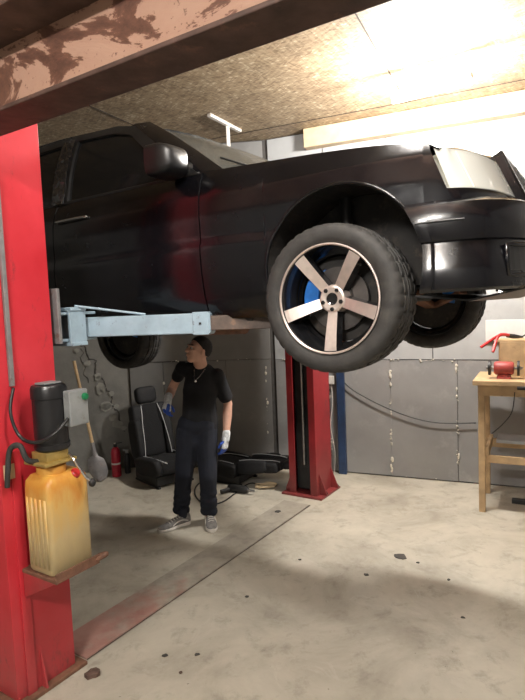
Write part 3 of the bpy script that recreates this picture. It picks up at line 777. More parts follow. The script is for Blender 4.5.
    mb = MB(); mb.prism([(-0.735,0.892),(-0.93,0.895),(-0.895,1.005)], 0, 1, lambda a,b,h: tuple(G(a,b,0.003+h*0.014))); mb.build('mirror_base', M_bplastic, fd)
    mb = MB()
    c = Vector((-0.86, s*(abs(base.y)+0.13), 0.950))
    prof = []
    for x, wy, wz in ((-0.045,0.92,0.92),(-0.04,1.0,1.0),(0.03,0.98,0.97),(0.075,0.88,0.82),(0.10,0.55,0.5)):
        ringp = []
        for k in range(20):
            a = 2*PI*k/20; ca, sa = math.cos(a), math.sin(a)
            ringp.append(c + Vector((x, (abs(ca)**0.4)*math.copysign(1,ca)*0.108*wy, (abs(sa)**0.4)*math.copysign(1,sa)*0.080*wz)))
        prof.append(ringp)
    vr = mb.grid(prof, closev=True); mb._f(vr[0][::-1]); mb._f(vr[-1])
    mir = mb.build('mirror_housing', simple('mirror_black',(0.006,0.006,0.007),0.42), fd, smooth='auto', angle=60)
    mb = MB(); mb.box((-0.906, c.y, c.z), (0.004, 0.18, 0.13)); mb.build('mirror_glass', M_chrome, mir, bevel=0.01)
    mb = MB(); mb.tube([Vector((-0.80, s*(abs(base.y)-0.02), 0.925)), Vector((-0.85, s*(abs(base.y)+0.06), 0.945))], [0.035,0.04], 10); mb.build('mirror_arm', M_bplastic, fd)
    if s < 0:
        # crinkled tape over the door pillar
        mb = MB(); rr = []
        for i in range(26):
            z = lerp(0.90, 1.32, i/25)
            rr.append([G(-1.925+0.0165*j, z, 0.016+0.022*noise.noise(Vector((j*1.3, i*0.8, 3)))) for j in range(8)])
        mb.grid(rr); mb.build('tape', simple('shiny_tape', (0.015,0.015,0.017), 0.16, coat=1.0, dirt_or_glint=((0.35,0.35,0.36), 22, 0.64, 0.05)), car, smooth=True, solid=0.003)  # pale grey flecks are glints painted into the tape colour

# roof
mb = MB(); rr = []
ROOFX = [(-1.22,1.306),(-1.40,1.347),(-1.75,1.385),(-2.1,1.402),(-2.4,1.395),(-2.62,1.37)]
for x in lin(-1.25,-2.60,20):
    zc = sm_interp(sorted(ROOFX), x); row = []
    for y in lin(-1,1,20):
        row.append((x + 0.05*(1-abs(y)**2)*max(0,(x+1.6)/0.35), y*0.655, zc - 0.052*abs(y)**2.6))
    rr.append(row)
mb.grid(rr); mb.build('roof', M_paint, car, smooth=True, solid=0.02)
# windscreen and rear window
mb = MB(); rr = []
for t in lin(0,1,12):
    row = []
    for y in lin(-1,1,16):
        xb = -0.64 + 0.17*(1-y*y); xt = -1.28 + 0.07*(1-y*y)
        zb = 0.905 + 0.02*(1-y*y); zt = 1.293 + 0.03*(1-y*y)
        row.append((lerp(xb,xt,t)+0.02*math.sin(PI*t), y*lerp(0.745,0.61,t), lerp(zb,zt,t)+0.012*math.sin(PI*t)))
    rr.append(row)
mb.grid(rr); mb.build('windscreen', M_glassw, car, smooth=True, solid=0.006)
mb = MB(); rr = []
for t in lin(0,1,6): rr.append([(lerp(-3.2,-2.6,t)-0.06*(1-y*y), y*lerp(0.70,0.60,t), lerp(0.92,1.36,t)) for y in lin(-1,1,12)])
mb.grid(rr); mb.build('rear_window', M_glassd, car, smooth=True, solid=0.006)
# cabin floor of sight: dashboard and parcel cover, dark
mb = MB(); mb.box((-1.95,0,0.86), (2.3,1.5,0.04)); mb.box((-0.95,0,0.895),(0.5,1.38,0.06)); mb.build('dashboard', M_bplastic, car, bevel=0.02)
mb = MB(); 
for wp_ in ((-0.54,-0.30),( -0.52,0.25)):
    mb = MB(); mb.tube([(wp_[0],wp_[1],0.935),(wp_[0]-0.14,wp_[1]-0.38,0.985)],0.006,6); mb.build('wiper', M_bplastic, car)
# hood
mb = MB(); rr = []
def nose_x(y): # plan of the front end above the bumper
    return sm_interp([(0,0.70),(0.30,0.69),(0.55,0.655),(0.68,0.61),(0.76,0.555),(0.80,0.50),(0.832,0.42)], abs(y))
def rake(z): return -0.075*min(1.15, max(0.0, (z-0.60)/0.17))
def NP(y, z, d=0.0):
    w_ = min(1, max(0, (0.832-abs(y))/0.11)); w_ = w_*w_*(3-2*w_)
    return Vector((nose_x(abs(y)) + rake(z)*w_ + d, y - math.copysign(off(z)*(1-w_), y), z))
for t in lin(0,1,30):
    row = []
    for y in lin(-1,1,32):
        x0 = -0.69 + 0.16*(1-y*y)
        yy = y*0.80
        xe = NP(abs(yy), 0.775).x-0.004
        x = lerp(x0, xe, t)
        hwid = hw(x)-off(ztop(x)) if x < 0.42 else 0.80
        yy = y*min(hwid+0.004, 0.80)
        z = ztop(x) + 0.058*(1-abs(y)**2.4) * (1 if x < 0.3 else (1-0.25*((x-0.3)/0.35)))
        if abs(yy) < 0.34: z += 0.030*(1-(abs(yy)/0.34)**4)*max(0,(x+0.5)/1.1)
        z -= 0.018*max(0, (t-0.93)/0.07)**2
        row.append((x, yy, z))
    rr.append(row)
rr.append([NP(p_[1], 0.774, -0.002) if abs(p_[1]) > 0.33 else (p_[0]+0.002, p_[1], p_[2]-0.03) for p_ in rr[-1]])
mb.grid(rr); hood = mb.build('hood', M_paint, car, smooth='auto', angle=40, solid=0.008)
# nose surfaces around the headlights
def nose_curve(y0, y1, n, dx=0.0):
    return [(nose_x(abs(y))+dx, y) for y in lin(y0, y1, n)]
M_refl2 = simple('dull_reflector', (0.42,0.39,0.33), 0.35, metal=0.3, var=0.2, scale=10)
def yend(z): return lerp(0.795, 0.822, (z-0.6)/0.18)
for s in (-1,1):
    mb = MB(); rr = [[NP(s*y, z, -0.003) for z in (0.52,0.57,0.60,0.612)] for y in lin(0.832, 0.31, 24)]
    mb.grid(rr); mb.build('headlight_surround', M_paint, car, smooth=True, solid=0.006)
    mb = MB(); rr = [[NP(s*lerp(0.832, yend(min(0.79,lerp(0.565,0.803,j/8))), i/6), lerp(0.565,0.803 - 0.001*i,j/8), -0.001) for j in range(9)] for i in range(7)]
    mb.grid(rr); mb.build('fender_corner', M_paint, car, smooth=True, solid=0.006)
    hl = empty('headlight', (0,0,0)); hl.parent = car
    mb = MB(); rr = [[NP(s*lerp(yend(lerp(0.614,0.778,j/8))-0.004, 0.335, i/24), lerp(0.614,0.778,j/8), 0.004) for j in range(9)] for i in range(25)]
    mb.grid(rr); mb.build('lens', M_lens, hl, smooth=True, solid=0.005)
    for ya, yb, mm in ((0.79,0.60,M_refl),(0.60,0.34,M_refl2)):
        mb = MB(); rr = [[NP(s*y, z, -d_) for d_,z in ((0.004,0.616),(0.07,0.63),(0.05,0.75),(0.004,0.768))] for y in lin(ya, yb, 10)]
        mb.grid(rr); mb.build('reflector', mm, hl, smooth='auto', solid=0.003)
    for yy, r_ in ((0.50,0.058),(0.64,0.052)):
        mb = MB(); mb.lathe([(0.012,-0.05),(r_*0.6,-0.04),(r_,0.0),(r_+0.005,0.0)], 24, Matrix.Translation((NP(yy,0.69).x-0.02, s*yy, 0.692)) @ Matrix.Rotation(R(70),4,'Y')); mb.build('bulb_bowl', M_chrome, hl, smooth=True)
    mb = MB(); mb.tube([NP(s*0.715,z,0.007) for z in lin(0.616,0.768,6)], 0.004, 6); mb.build('divider', M_white, hl)
# grille
gr = empty('grille', (0.665,0,0.695), (0, R(-24), 0)); gr.parent = car
mb = MB(); rr = [[(0.012-0.02*abs(y/0.33)**3, y, -0.135),(0.030-0.02*abs(y/0.33)**3, y, -0.135),(0.030-0.02*abs(y/0.33)**3, y, 0.0),(0.022-0.02*abs(y/0.33)**3, y, 0.125)] for y in (-0.335,-0.30)]
for y in (-0.315,0.315): mb.box((0.0,y*0.98,0.0),(0.06,0.055,0.26))
mb.box((0.0,0,0.128),(0.06,0.66,0.03)); mb.box((0,0,-0.128),(0.05,0.66,0.02)); mb.build('grille_frame', M_paint, gr, bevel=0.010)
for k in range(7):
    mb = MB(); mb.box((0.016,0,-0.10+k*0.033),(0.03,0.60,0.007), Euler((0,R(35),0))); mb.build('slat', M_armgrey, gr)
mb = MB(); mb.box((-0.03,0,0),(0.01,0.62,0.25)); mb.box((0.030,0,0),(0.008,0.012,0.24)); mb.build('grille_backing', M_bplastic, gr)
mb = MB(); mb.lathe([(0.0,0),(0.005,0.0),(0.004,0.055),(0,0.056)], 10, Matrix.Translation((-0.02,0,0.145)) @ Matrix.Rotation(R(24),4,'Y')); mb.build('hood_ornament', M_chrome, gr)
# bumper: profile swept along plan
def bump_plan(s):
    return [(0.345,0.872),(0.42,0.868),(0.50,0.856),(0.58,0.832),(0.66,0.785),(0.72,0.71),(0.765,0.60),(0.79,0.45),(0.80,0.25),(0.805,0.0)]
pl = [Vector((x,-y,0)) for x,y in bump_plan(1)]; pl2 = spl(pl, 6); pl2 = pl2 + [Vector((p.x,-p.y,0)) for p in reversed(pl2[:-1])]
prof = [(0.0,0.205),(0.012,0.215),(0.018,0.25),(0.012,0.30),(-0.004,0.38),(-0.006,0.40),(0.010,0.405),(0.016,0.43),(0.020,0.47),(0.018,0.51),(0.008,0.545),(-0.02,0.56),(-0.10,0.565)]
mb = MB(); rr = []
npl = len(pl2)
for i, p in enumerate(pl2):
    d = (pl2[min(i+1,npl-1)]-pl2[max(i-1,0)]).normalized(); n = Vector((-d.y, d.x, 0))
    if n.dot(p-Vector((0.0,0,0))) < 0: n = -n
    row = []
    for o_, z in prof:
        q = p + n*(o_-0.012)
        # start edge follows the arch circle
        if i < 8 or i > npl-9:
            dx = AR*AR-(z-AZ)**2; xa = AX+math.sqrt(max(dx,0))
            e = i if i < 8 else npl-1-i
            if q.x < xa + 0.006*e: q.x = xa + 0.006*e
        row.append((q.x, q.y, z))
    rr.append(row)
mb.grid(rr); bumper = mb.build('front_bumper', M_paint, car, smooth='auto', angle=38, solid=0.008)
# intakes on the bumper
for s in (-1,1):
    def bp(yy):
        return sm_interp([(0,0.805),(0.25,0.80),(0.45,0.79),(0.60,0.765),(0.71,0.72),(0.785,0.66)], yy)
    for y0, y1, z0, z1 in ((0.48,0.735,0.255,0.375),):
        mb = MB(); rr = [[(bp(y)+0.008, s*y, z0+ (0.02 if y > 0.66 else 0)), (bp(y)+0.001, s*y, z1)] for y in lin(y0,y1,8)]
        mb.grid(rr); iv = mb.build('air_intake', M_bplastic, bumper, solid=0.006)
        mb = MB(); fr = [Vector((bp(y)+0.012, s*y, z0)) for y in lin(y0,y1,8)] + [Vector((bp(y)+0.006, s*y, z1)) for y in lin(y1,y0,8)]
        mb.tube(fr+[fr[0]], 0.009, 8); mb.build('intake_rim', M_paint, iv, smooth=True)
mb = MB(); rr = [[(bp(abs(y))+0.010, y, 0.255), (bp(abs(y))+0.002, y, 0.37)] for y in lin(-0.36,0.36,12)]
mb.grid(rr); mb.build('air_intake', M_bplastic, bumper, solid=0.006)
# trim groove highlight at bumper side
for s in (-1,1):
    mb = MB(); mb.tube([(x, s*(y+0.012), 0.478) for x,y in ((0.40,0.872),(0.50,0.862),(0.58,0.838))], 0.004, 6); mb.build('bumper_strip', M_bplastic, bumper)
# tail, underside
mb = MB(); mb.box((-3.82,0,0.42),(0.16,1.5,0.36)); mb.build('rear_bumper', M_paint, car, bevel=0.05, seg=4)
mb = MB(); rr = [[(x, y*0.74, ztop(x)+0.02*(1-y*y)) for y in lin(-1,1,8)] for x in lin(-3.80,-3.10,8)]; mb.grid(rr); mb.build('trunk_lid', M_paint, car, smooth=True, solid=0.01)
mb = MB(); mb.box((-3.86,0,0.72),(0.02,1.25,0.3)); mb.build('tail_panel', M_paint, car)
mb = MB(); mb.box((-1.42,0,0.155),(1.9,1.56,0.07)); mb.box((-1.42,0,0.16),(1.9,0.25,0.12)); mb.box((-3.4,0,0.3),(0.55,1.3,0.12)); mb.box((-2.90,0,0.3),(0.8,0.98,0.10))
for y in (-0.62,0.62): mb.box((-1.42,y,0.12),(1.85,0.07,0.05))
mb.build('floor_pan', M_under, car, bevel=0.012)
mb = MB(); mb.box((0.0,0,0.45),(1.0,1.0,0.35)); mb.box((-0.05,0,0.22),(0.26,0.95,0.09)); mb.box((-0.2,0,0.19),(0.45,0.5,0.12)); mb.build('engine_bay', M_under, car, bevel=0.02)
mb = MB(); rr = [[(0.30,y,0.20),(0.55,y,0.165),(0.76,y*0.9,0.205)] for y in lin(-0.68,0.68,10)]; mb.grid(rr); mb.build('undertray', M_bplastic, car, solid=0.008)
mb = MB(); mb.tube(spl([(-0.1,0.15,0.16),(-0.6,0.18,0.10),(-1.6,0.2,0.09),(-2.3,0.25,0.12),(-3.0,0.4,0.2),(-3.8,0.45,0.2)],6), 0.03, 12); mb.tube([(-1.2,0.2,0.09),(-1.65,0.2,0.09)], 0.08, 16); mb.build('exhaust', M_rust, car, smooth='auto')
for s in (-1,1):
    mb = MB(); mb.bar((-0.05,s*0.40,0.22),(0.0,s*0.72,0.14),0.09,0.035); mb.bar((0.28,s*0.42,0.22),(0.02,s*0.72,0.14),0.05,0.03); mb.build('control_arm', M_rust, car, bevel=0.006)
    mb = MB(); mb.tube([(0.0,s*0.62,0.2),(-0.04,s*0.55,0.72)],0.03,12); mb.tube([(-0.0+0.1,s*0.66,0.19),(0.1,s*0.3,0.22)],0.012,8); mb.build('strut', M_dkmetal, car, smooth='auto')

# wheels (local: axis y, outside face towards -y)
def make_wheel():
    t = empty('wheel', (0,0,0)); t.parent = car
    RX = Matrix.Rotation(R(90), 4, 'X')       # lathe z -> -y
    Wd = 0.112
    # tyre with tread pattern
    mb = MB(); SEG = 168; KR = 0.334/0.325
    prof = [(0.238,-0.095),(0.246,-0.103),(0.262,-0.110),(0.285,-0.113),(0.303,-0.108),(0.313,-0.100),(0.319,-0.090),
            (0.322,-0.070),(0.323,-0.062),(0.316,-0.060),(0.316,-0.052),(0.3235,-0.050),(0.3245,-0.020),(0.317,-0.018),(0.317,-0.010),(0.325,-0.008)]
    prof = prof + [(r,-y) for r,y in reversed(prof)]
    rows = []
    for r, y in prof:
        row = []
        for k in range(SEG):
            a = 2*PI*k/SEG; rr_ = r; 
            if r > 0.3175 and abs(y) > 0.061 and (k % 4 == 0): rr_ = r-0.0045
            elif 0.31 < r < 0.3201 and abs(y) > 0.08 and (k % 4 == 0): rr_ = r-0.003
            if r > 0.322 and 0.019 < abs(y) < 0.051 and k % 6 == 0: rr_ = r-0.006
            row.append((rr_*KR*math.cos(a), y if y < 0 else y*1.33, rr_*KR*math.sin(a)))
        rows.append(row)
    mb.grid(rows, closev=True); mb.build('tyre', M_rubber, t, smooth='auto', angle=30)
    # barrel
    mb = MB()
    mb.lathe([(0.243,0.100),(0.240,0.106),(0.232,0.104),(0.226,0.094),(0.222,0.05),(0.200,0.02),(0.195,-0.06),(0.215,-0.09),(0.236,-0.10),(0.243,-0.10)], 64, RX, closed=False)
    mb = MB(); mb.lathe([(0.243,0.098),(0.232,0.100),(0.226,0.090),(0.220,0.05),(0.202,0.02),(0.197,-0.06),(0.215,-0.09),(0.236,-0.098),(0.243,-0.098)], 72, RX, closed=True)
    mb.build('rim_barrel', M_rim_b, t, smooth='auto', angle=40)
    mb = MB(); mb.lathe([(0.2445,0.100),(0.2435,0.1065),(0.239,0.107),(0.2345,0.103),(0.2345,0.098)], 72, RX, closed=True); mb.build('rim_lip', M_rim_s, t, smooth='auto')
    # spokes: silver face, black flanks
    for k in range(5):
        a = R(-90+72*k); ca, sa = math.cos(a), math.sin(a)
        def P(r, w_, y): return (r*ca - w_*sa, y, r*sa + w_*ca)
        mb = MB(); st = [(0.030,0.020,-0.052),(0.062,0.023,-0.055),(0.10,0.024,-0.066),(0.16,0.0265,-0.083),(0.21,0.0285,-0.094),(0.236,0.0300,-0.098)]
        for (r0,w0,y0),(r1,w1,y1) in zip(st, st[1:]):
            fv = [mb.bm.verts.new(P(r0,-w0,y0)), mb.bm.verts.new(P(r0,w0,y0)), mb.bm.verts.new(P(r1,w1,y1)), mb.bm.verts.new(P(r1,-w1,y1))]
            mb.mi = 0; mb._f(fv)
            b0, b1 = 0.007, 0.007
            bv = [mb.bm.verts.new(P(r0,-w0-b0,y0+0.045)), mb.bm.verts.new(P(r0,w0+b0,y0+0.045)), mb.bm.verts.new(P(r1,w1+b1,y1+0.05)), mb.bm.verts.new(P(r1,-w1-b1,y1+0.05))]
            mb.mi = 1; mb._f([fv[0],fv[3],bv[3],bv[0]]); mb._f([fv[2],fv[1],bv[1],bv[2]]); mb._f([bv[0],bv[3],bv[2],bv[1]])
        bmesh.ops.remove_doubles(mb.bm, verts=mb.bm.verts, dist=0.0002)
        mb.build('spoke', [M_rim_s, M_rim_b], t, bevel=0)
    # hub
    mb = MB(); mb.lathe([(0.028,0.058),(0.052,0.060),(0.060,0.055),(0.066,0.03),(0.066,0.0),(0.028,0.0)], 40, RX, closed=True); hub = mb.build('hub', M_rim_s, t, smooth='auto')
    mb = MB(); mb.lathe([(0.0,0.046),(0.022,0.047),(0.028,0.052),(0.029,0.03),(0,0.03)], 24, RX); mb.build('centre_cap', M_rim_b, t, smooth='auto')
    for k in range(5):
        a = R(-90+72*k); 
        mb = MB(); mb.lathe([(0.0,0.066),(0.009,0.066),(0.011,0.062),(0.011,0.045),(0,0.045)], 6, Matrix.Translation((0.046*math.cos(a),0,0.046*math.sin(a))) @ RX); lb = mb.build('wheel_bolt', M_rim_b, t)
    # brake disc and caliper
    mb = MB(); mb.lathe([(0.0,0.0),(0.07,0.0),(0.075,-0.012),(0.145,-0.012),(0.145,-0.034),(0.0,-0.034)], 48, RX); mb.build('brake_disc', simple('worn_disc',(0.10,0.09,0.085),0.45,metal=0.6), t, smooth='auto')
    mb = MB(); mb.lathe([(0.0,-0.045),(0.194,-0.045),(0.1965,-0.05),(0.194,-0.055),(0.0,-0.055)], 48, RX); mb.build('splash_shield', M_under, t, smooth='auto')
    mb = MB(); 
    for z0 in (0.012,-0.046):
        mb.prism([(0.085*math.cos(a),0.085*math.sin(a)) for a in lin(R(-38),R(38),8)]+[(0.158*math.cos(a),0.158*math.sin(a)) for a in lin(R(38),R(-38),8)], z0-0.016, z0+0.016, lambda p,q,h:(-p*0.906+q*0.42, -h, p*0.42+q*0.906))
    mb.build('brake_caliper', M_blue, t, bevel=0.006)
    return t
wheel = make_wheel()
wl_ = [wheel, copy_tree(wheel, car), copy_tree(wheel, car), copy_tree(wheel, car)]
wl_[0].location = (0.0, -0.775, 0.205)
wl_[1].location = (0.0, 0.775, 0.185); wl_[1].rotation_euler = (0,0,PI)
wl_[2].location = (-2.90, -0.765, 0.10)
wl_[3].location = (-2.94, 0.74, 0.02); wl_[3].rotation_euler = (R(-3),0,PI)

# ------------------------------------------------------------------ the man
YM = 4.64
man = empty('person', floor_at(195, 527)); MO = man.location.copy()
tag(man, 'man in black t-shirt, dark trousers and work gloves looking up under the car', 'person')
def J(px, py, dy=0.0): return at(px, py, YM+dy) - MO
hipR, hipL = J(188,430), J(206,431)
kneeR, kneeL = J(184,474,-0.06), J(208,476,-0.07)
ankR, ankL = J(181,512,0.03), J(209,513,0.0)
pel = J(197,424); waist = J(198,412); chest = J(200,388,-0.02); ub = J(201,374,0.0); neck0 = J(201,368,0.0); neck1 = J(199,359,-0.03)
shR, shL = J(182,367,0.03), J(217.5,375,-0.0)
elR, wrR, haR = J(172,389,0.15), J(168,400,-0.02), J(167,406,-0.05)
elL, wrL, haL = J(228,404,0.04), J(226,437,-0.04), J(224.5,445,-0.06)
headc = J(198.5,350.5,-0.05)
# head frame: face towards image left, slightly to the viewer and up
fdir = Vector((-0.80,-0.52,0.28)).normalized()
upv = (Vector((0.24,0.10,1.0)) - fdir*Vector((0.24,0.10,1.0)).dot(fdir)).normalized()
sdv = fdir.cross(upv)    # the head's own right... side
HM = Matrix((fdir, sdv, upv)).transposed()
def HP(f_, s_, u_): return headc + HM @ Vector((f_, s_, u_))
mb = MB()
mb.ell(headc + HM@Vector((-0.012,0,0.025)), (0.095,0.074,0.092), HM)            # skull
mb.ell(HP(0.030,0,-0.030), (0.062,0.056,0.078), HM)                               # face
mb.ell(HP(0.050,0,-0.088), (0.034,0.032,0.026), HM)                               # chin
mb.ell(HP(0.010,0,-0.070), (0.055,0.052,0.036), HM)                               # jaw
mb.capsule(HP(0.088,0,0.012), HP(0.106,0,-0.026), 0.010, 0.015)                    # nose
mb.ell(HP(0.093,0,-0.028), (0.012,0.019,0.010), HM)
mb.ell(HP(0.084,0,0.026), (0.018,0.050,0.010), HM)                                # brow
mb.ell(HP(0.088,0,-0.053), (0.012,0.024,0.006), HM); mb.ell(HP(0.086,0,-0.064), (0.012,0.021,0.007), HM)   # lips
for sg in (-1,1):
    mb.ell(HP(0.074,sg*0.036,-0.012), (0.018,0.020,0.016), HM)                     # cheek
    mb.ell(HP(-0.008,sg*0.076,-0.004), (0.018,0.009,0.032), HM)                    # ear
mb.capsule(neck0+Vector((0,0.01,-0.03)), HP(-0.025,0,-0.065), 0.062, 0.056)
mb.capsule(lerp(shR,shL,0.1), lerp(shR,shL,0.9), 0.035, 0.035); mb.capsule(chest, ub, 0.12, 0.09, flat=0.75)
mb.capsule(pel, chest, 0.105, 0.11, flat=0.8)
for a, b, c in ((shR,elR,wrR),(shL,elL,wrL)):
    mb.capsule(lerp(a,b,0.15), b, 0.036, 0.040); mb.capsule(b, lerp(b,c,0.35), 0.038, 0.041); mb.capsule(lerp(b,c,0.35), c, 0.041, 0.027)
for a, b, c in ((hipR,kneeR,ankR),(hipL,kneeL,ankL)):
    mb.capsule(a, b, 0.085, 0.055); mb.capsule(b, lerp(b,c,0.3), 0.055, 0.055); mb.capsule(lerp(b,c,0.3), c, 0.055, 0.036)
    mb.capsule(c, c+Vector((0,-0.03,-0.04)), 0.034, 0.034)
body = mb.build('body', M_skin, man, smooth=True, remesh=0.0065, smoothit=3)
# eyes, brows
for sg in (-1,1):
    mb = MB(); mb.ell(HP(0.083,sg*0.030,0.006), (0.010,0.013,0.009), HM); e = mb.build('eye', simple('eye_white',(0.6,0.58,0.55),0.3), man, smooth=True)
    mb = MB(); mb.ell(HP(0.0915,sg*0.031,0.006), (0.003,0.006,0.006), HM); mb.build('iris', M_hair, e, smooth=True)
    mb = MB(); mb.capsule(HP(0.098,sg*0.014,0.030), HP(0.086,sg*0.048,0.032), 0.005, 0.004); mb.build('eyebrow', M_hair, man, smooth=True)
# hair: short cap
mb = MB(); rr = []
for i in range(13):
    th = PI*i/12*0.70; row = []
    for k in range(32):
        a = 2*PI*k/32
        # hairline: lower at the back and sides, high on the brow
        q_ = (1-math.cos(a))/2; lim = lerp(0.46, 1.0, min(1, q_*1.45)**1.3)
        tt = th*lim; r = Vector((0.098*math.sin(tt)*math.cos(a), 0.078*math.sin(tt)*math.sin(a), 0.095*math.cos(tt)))
        row.append(headc + HM@(Vector((-0.014,0,0.026)) + r*(1+0.04*random.random())))
    rr.append(row)
mb.grid(rr, closev=True); mb.build('hair', M_hair, man, smooth=True, solid=0.006)
mb = MB(); mb.ell(HP(0.045,0,-0.088), (0.046,0.044,0.030), HM); mb.ell(HP(0.005,-0.046,-0.06), (0.05,0.014,0.038), HM); mb.ell(HP(0.005,0.046,-0.06), (0.05,0.014,0.038), HM)
mb.bm.free()
# t-shirt
mb = MB()
mb.capsule(J(197.5,421), J(200,392,-0.01), 0.135, 0.145, flat=0.78, seg=20, side=Vector((1,0,0)))
mb.capsule(J(200,392,-0.01), J(201,378,0.01), 0.150, 0.135, flat=0.74, seg=20, side=Vector((1,0,0)))
mb.capsule(shR+Vector((0,0,-0.015)), shL+Vector((0,0,-0.015)), 0.062, 0.062); mb.capsule(lerp(shR,shL,0.3)+Vector((0,0,0.012)), neck0+Vector((0,0,-0.015)), 0.065, 0.072); mb.capsule(lerp(shR,shL,0.7)+Vector((0,0,0.012)), neck0+Vector((0,0,-0.015)), 0.065, 0.072)
mb.capsule(shR, lerp(shR,elR,0.42), 0.052, 0.055); mb.capsule(shL, lerp(shL,elL,0.74), 0.060, 0.062)
mb.capsule(J(200,395), J(204,425,0.0), 0.13, 0.125, flat=0.8, side=Vector((1,0,0)))
mb.build('t_shirt', M_shirt, man, smooth=True, remesh=0.009, smoothit=5)
# trousers
mb = MB()
mb.capsule(J(191,424), J(204,424), 0.115, 0.115, flat=0.9); mb.capsule(J(193,440), J(202,440), 0.10, 0.10)
for a, b, c in ((hipR,kneeR,ankR),(hipL,kneeL,ankL)):
    mb.capsule(a, b, 0.104, 0.078); mb.capsule(b, c+Vector((0,0,0.06)), 0.078, 0.062)
    for i in range(4):
        q = lerp(b, c, 0.45+0.15*i); mb.capsule(q+Vector((-0.028,-0.02,0)), q+Vector((0.030,-0.015,0.008*(-1)**i)), 0.046, 0.048)
mb.build('trousers', M_trous, man, smooth=True, remesh=0.009, smoothit=4)
# pendant
mb = MB(); mb.tube(spl([neck0+Vector((-0.05,-0.07,0.0)), J(195.5,380,-0.14), neck0+Vector((0.045,-0.08,0.0))],8), 0.0022, 6); pn = mb.build('necklace', M_chrome, man, smooth=True)
mb = MB(); mb.ell(J(195.5,381,-0.155), (0.010,0.004,0.012)); mb.build('pendant', M_chrome, pn, smooth=True)
# gloves
def glove(wr, hand, down, thumb_side, palm_n, curl):
    """palm block + five separate bent fingers"""
    dn = down.normalized(); n = (palm_n - dn*palm_n.dot(dn)).normalized(); sdx = n.cross(dn)*thumb_side
    mb = MB(); mb.capsule(wr-dn*0.035, wr+dn*0.02, 0.035, 0.034, flat=0.9)
    p1 = wr + dn*0.085
    mb.capsule(wr+dn*0.02+sdx*0.014, p1+sdx*0.024, 0.026, 0.021, flat=0.75, side=sdx); mb.capsule(wr+dn*0.02-sdx*0.012, p1-sdx*0.026, 0.025, 0.020, flat=0.75, side=sdx); mb.capsule(wr+dn*0.02, p1, 0.026, 0.022, flat=0.75, side=sdx)
    g = mb.build('glove', M_glovew, man, smooth=True, remesh=0.0045, smoothit=2)
    mb = MB()
    L = [(0.032,0.030,0.024,0.018),(0.010,0.034,0.028,0.02),(-0.012,0.032,0.026,0.019),(-0.033,0.026,0.019,0.016)]
    for k, (o_, l1, l2, l3) in enumerate(L):
        b0 = p1 + sdx*o_*0.95 + dn*0.004; c = curl
        d1 = (dn + n*c*0.5 + sdx*o_*2).normalized(); d2 = (dn + n*c*1.3).normalized(); d3 = (dn*0.6 + n*c*2.2).normalized()
        q1 = b0+d1*l1; q2 = q1+d2*l2; q3 = q2+d3*l3
        mb.capsule(b0, q1, 0.0098, 0.0092); mb.capsule(q1, q2, 0.0092, 0.0085); mb.capsule(q2, q3, 0.0085, 0.0075)
    t0 = wr + dn*0.035 + sdx*0.026; t1 = t0 + (dn*0.6+sdx*0.75+n*0.3).normalized()*0.040; t2 = t1 + (dn*0.95+sdx*0.15+n*0.4).normalized()*0.034
    mb.capsule(t0, t1, 0.0135, 0.0115); mb.capsule(t1, t2, 0.0115, 0.0095)
    mb.capsule(wr+dn*0.045+n*0.008, p1+n*0.008, 0.020, 0.022, flat=0.8, side=sdx)
    mb.build('glove_coating', M_gloveb, g, smooth=True, remesh=0.0035, smoothit=1)
glove(wrL, haL, Vector((-0.16,-0.12,-1)), 1, Vector((-0.75,0.35,0)), 0.55)
glove(wrR, haR, Vector((-0.08,-0.55,-0.85)), 1, Vector((0.55,-0.5,0)), 0.7)
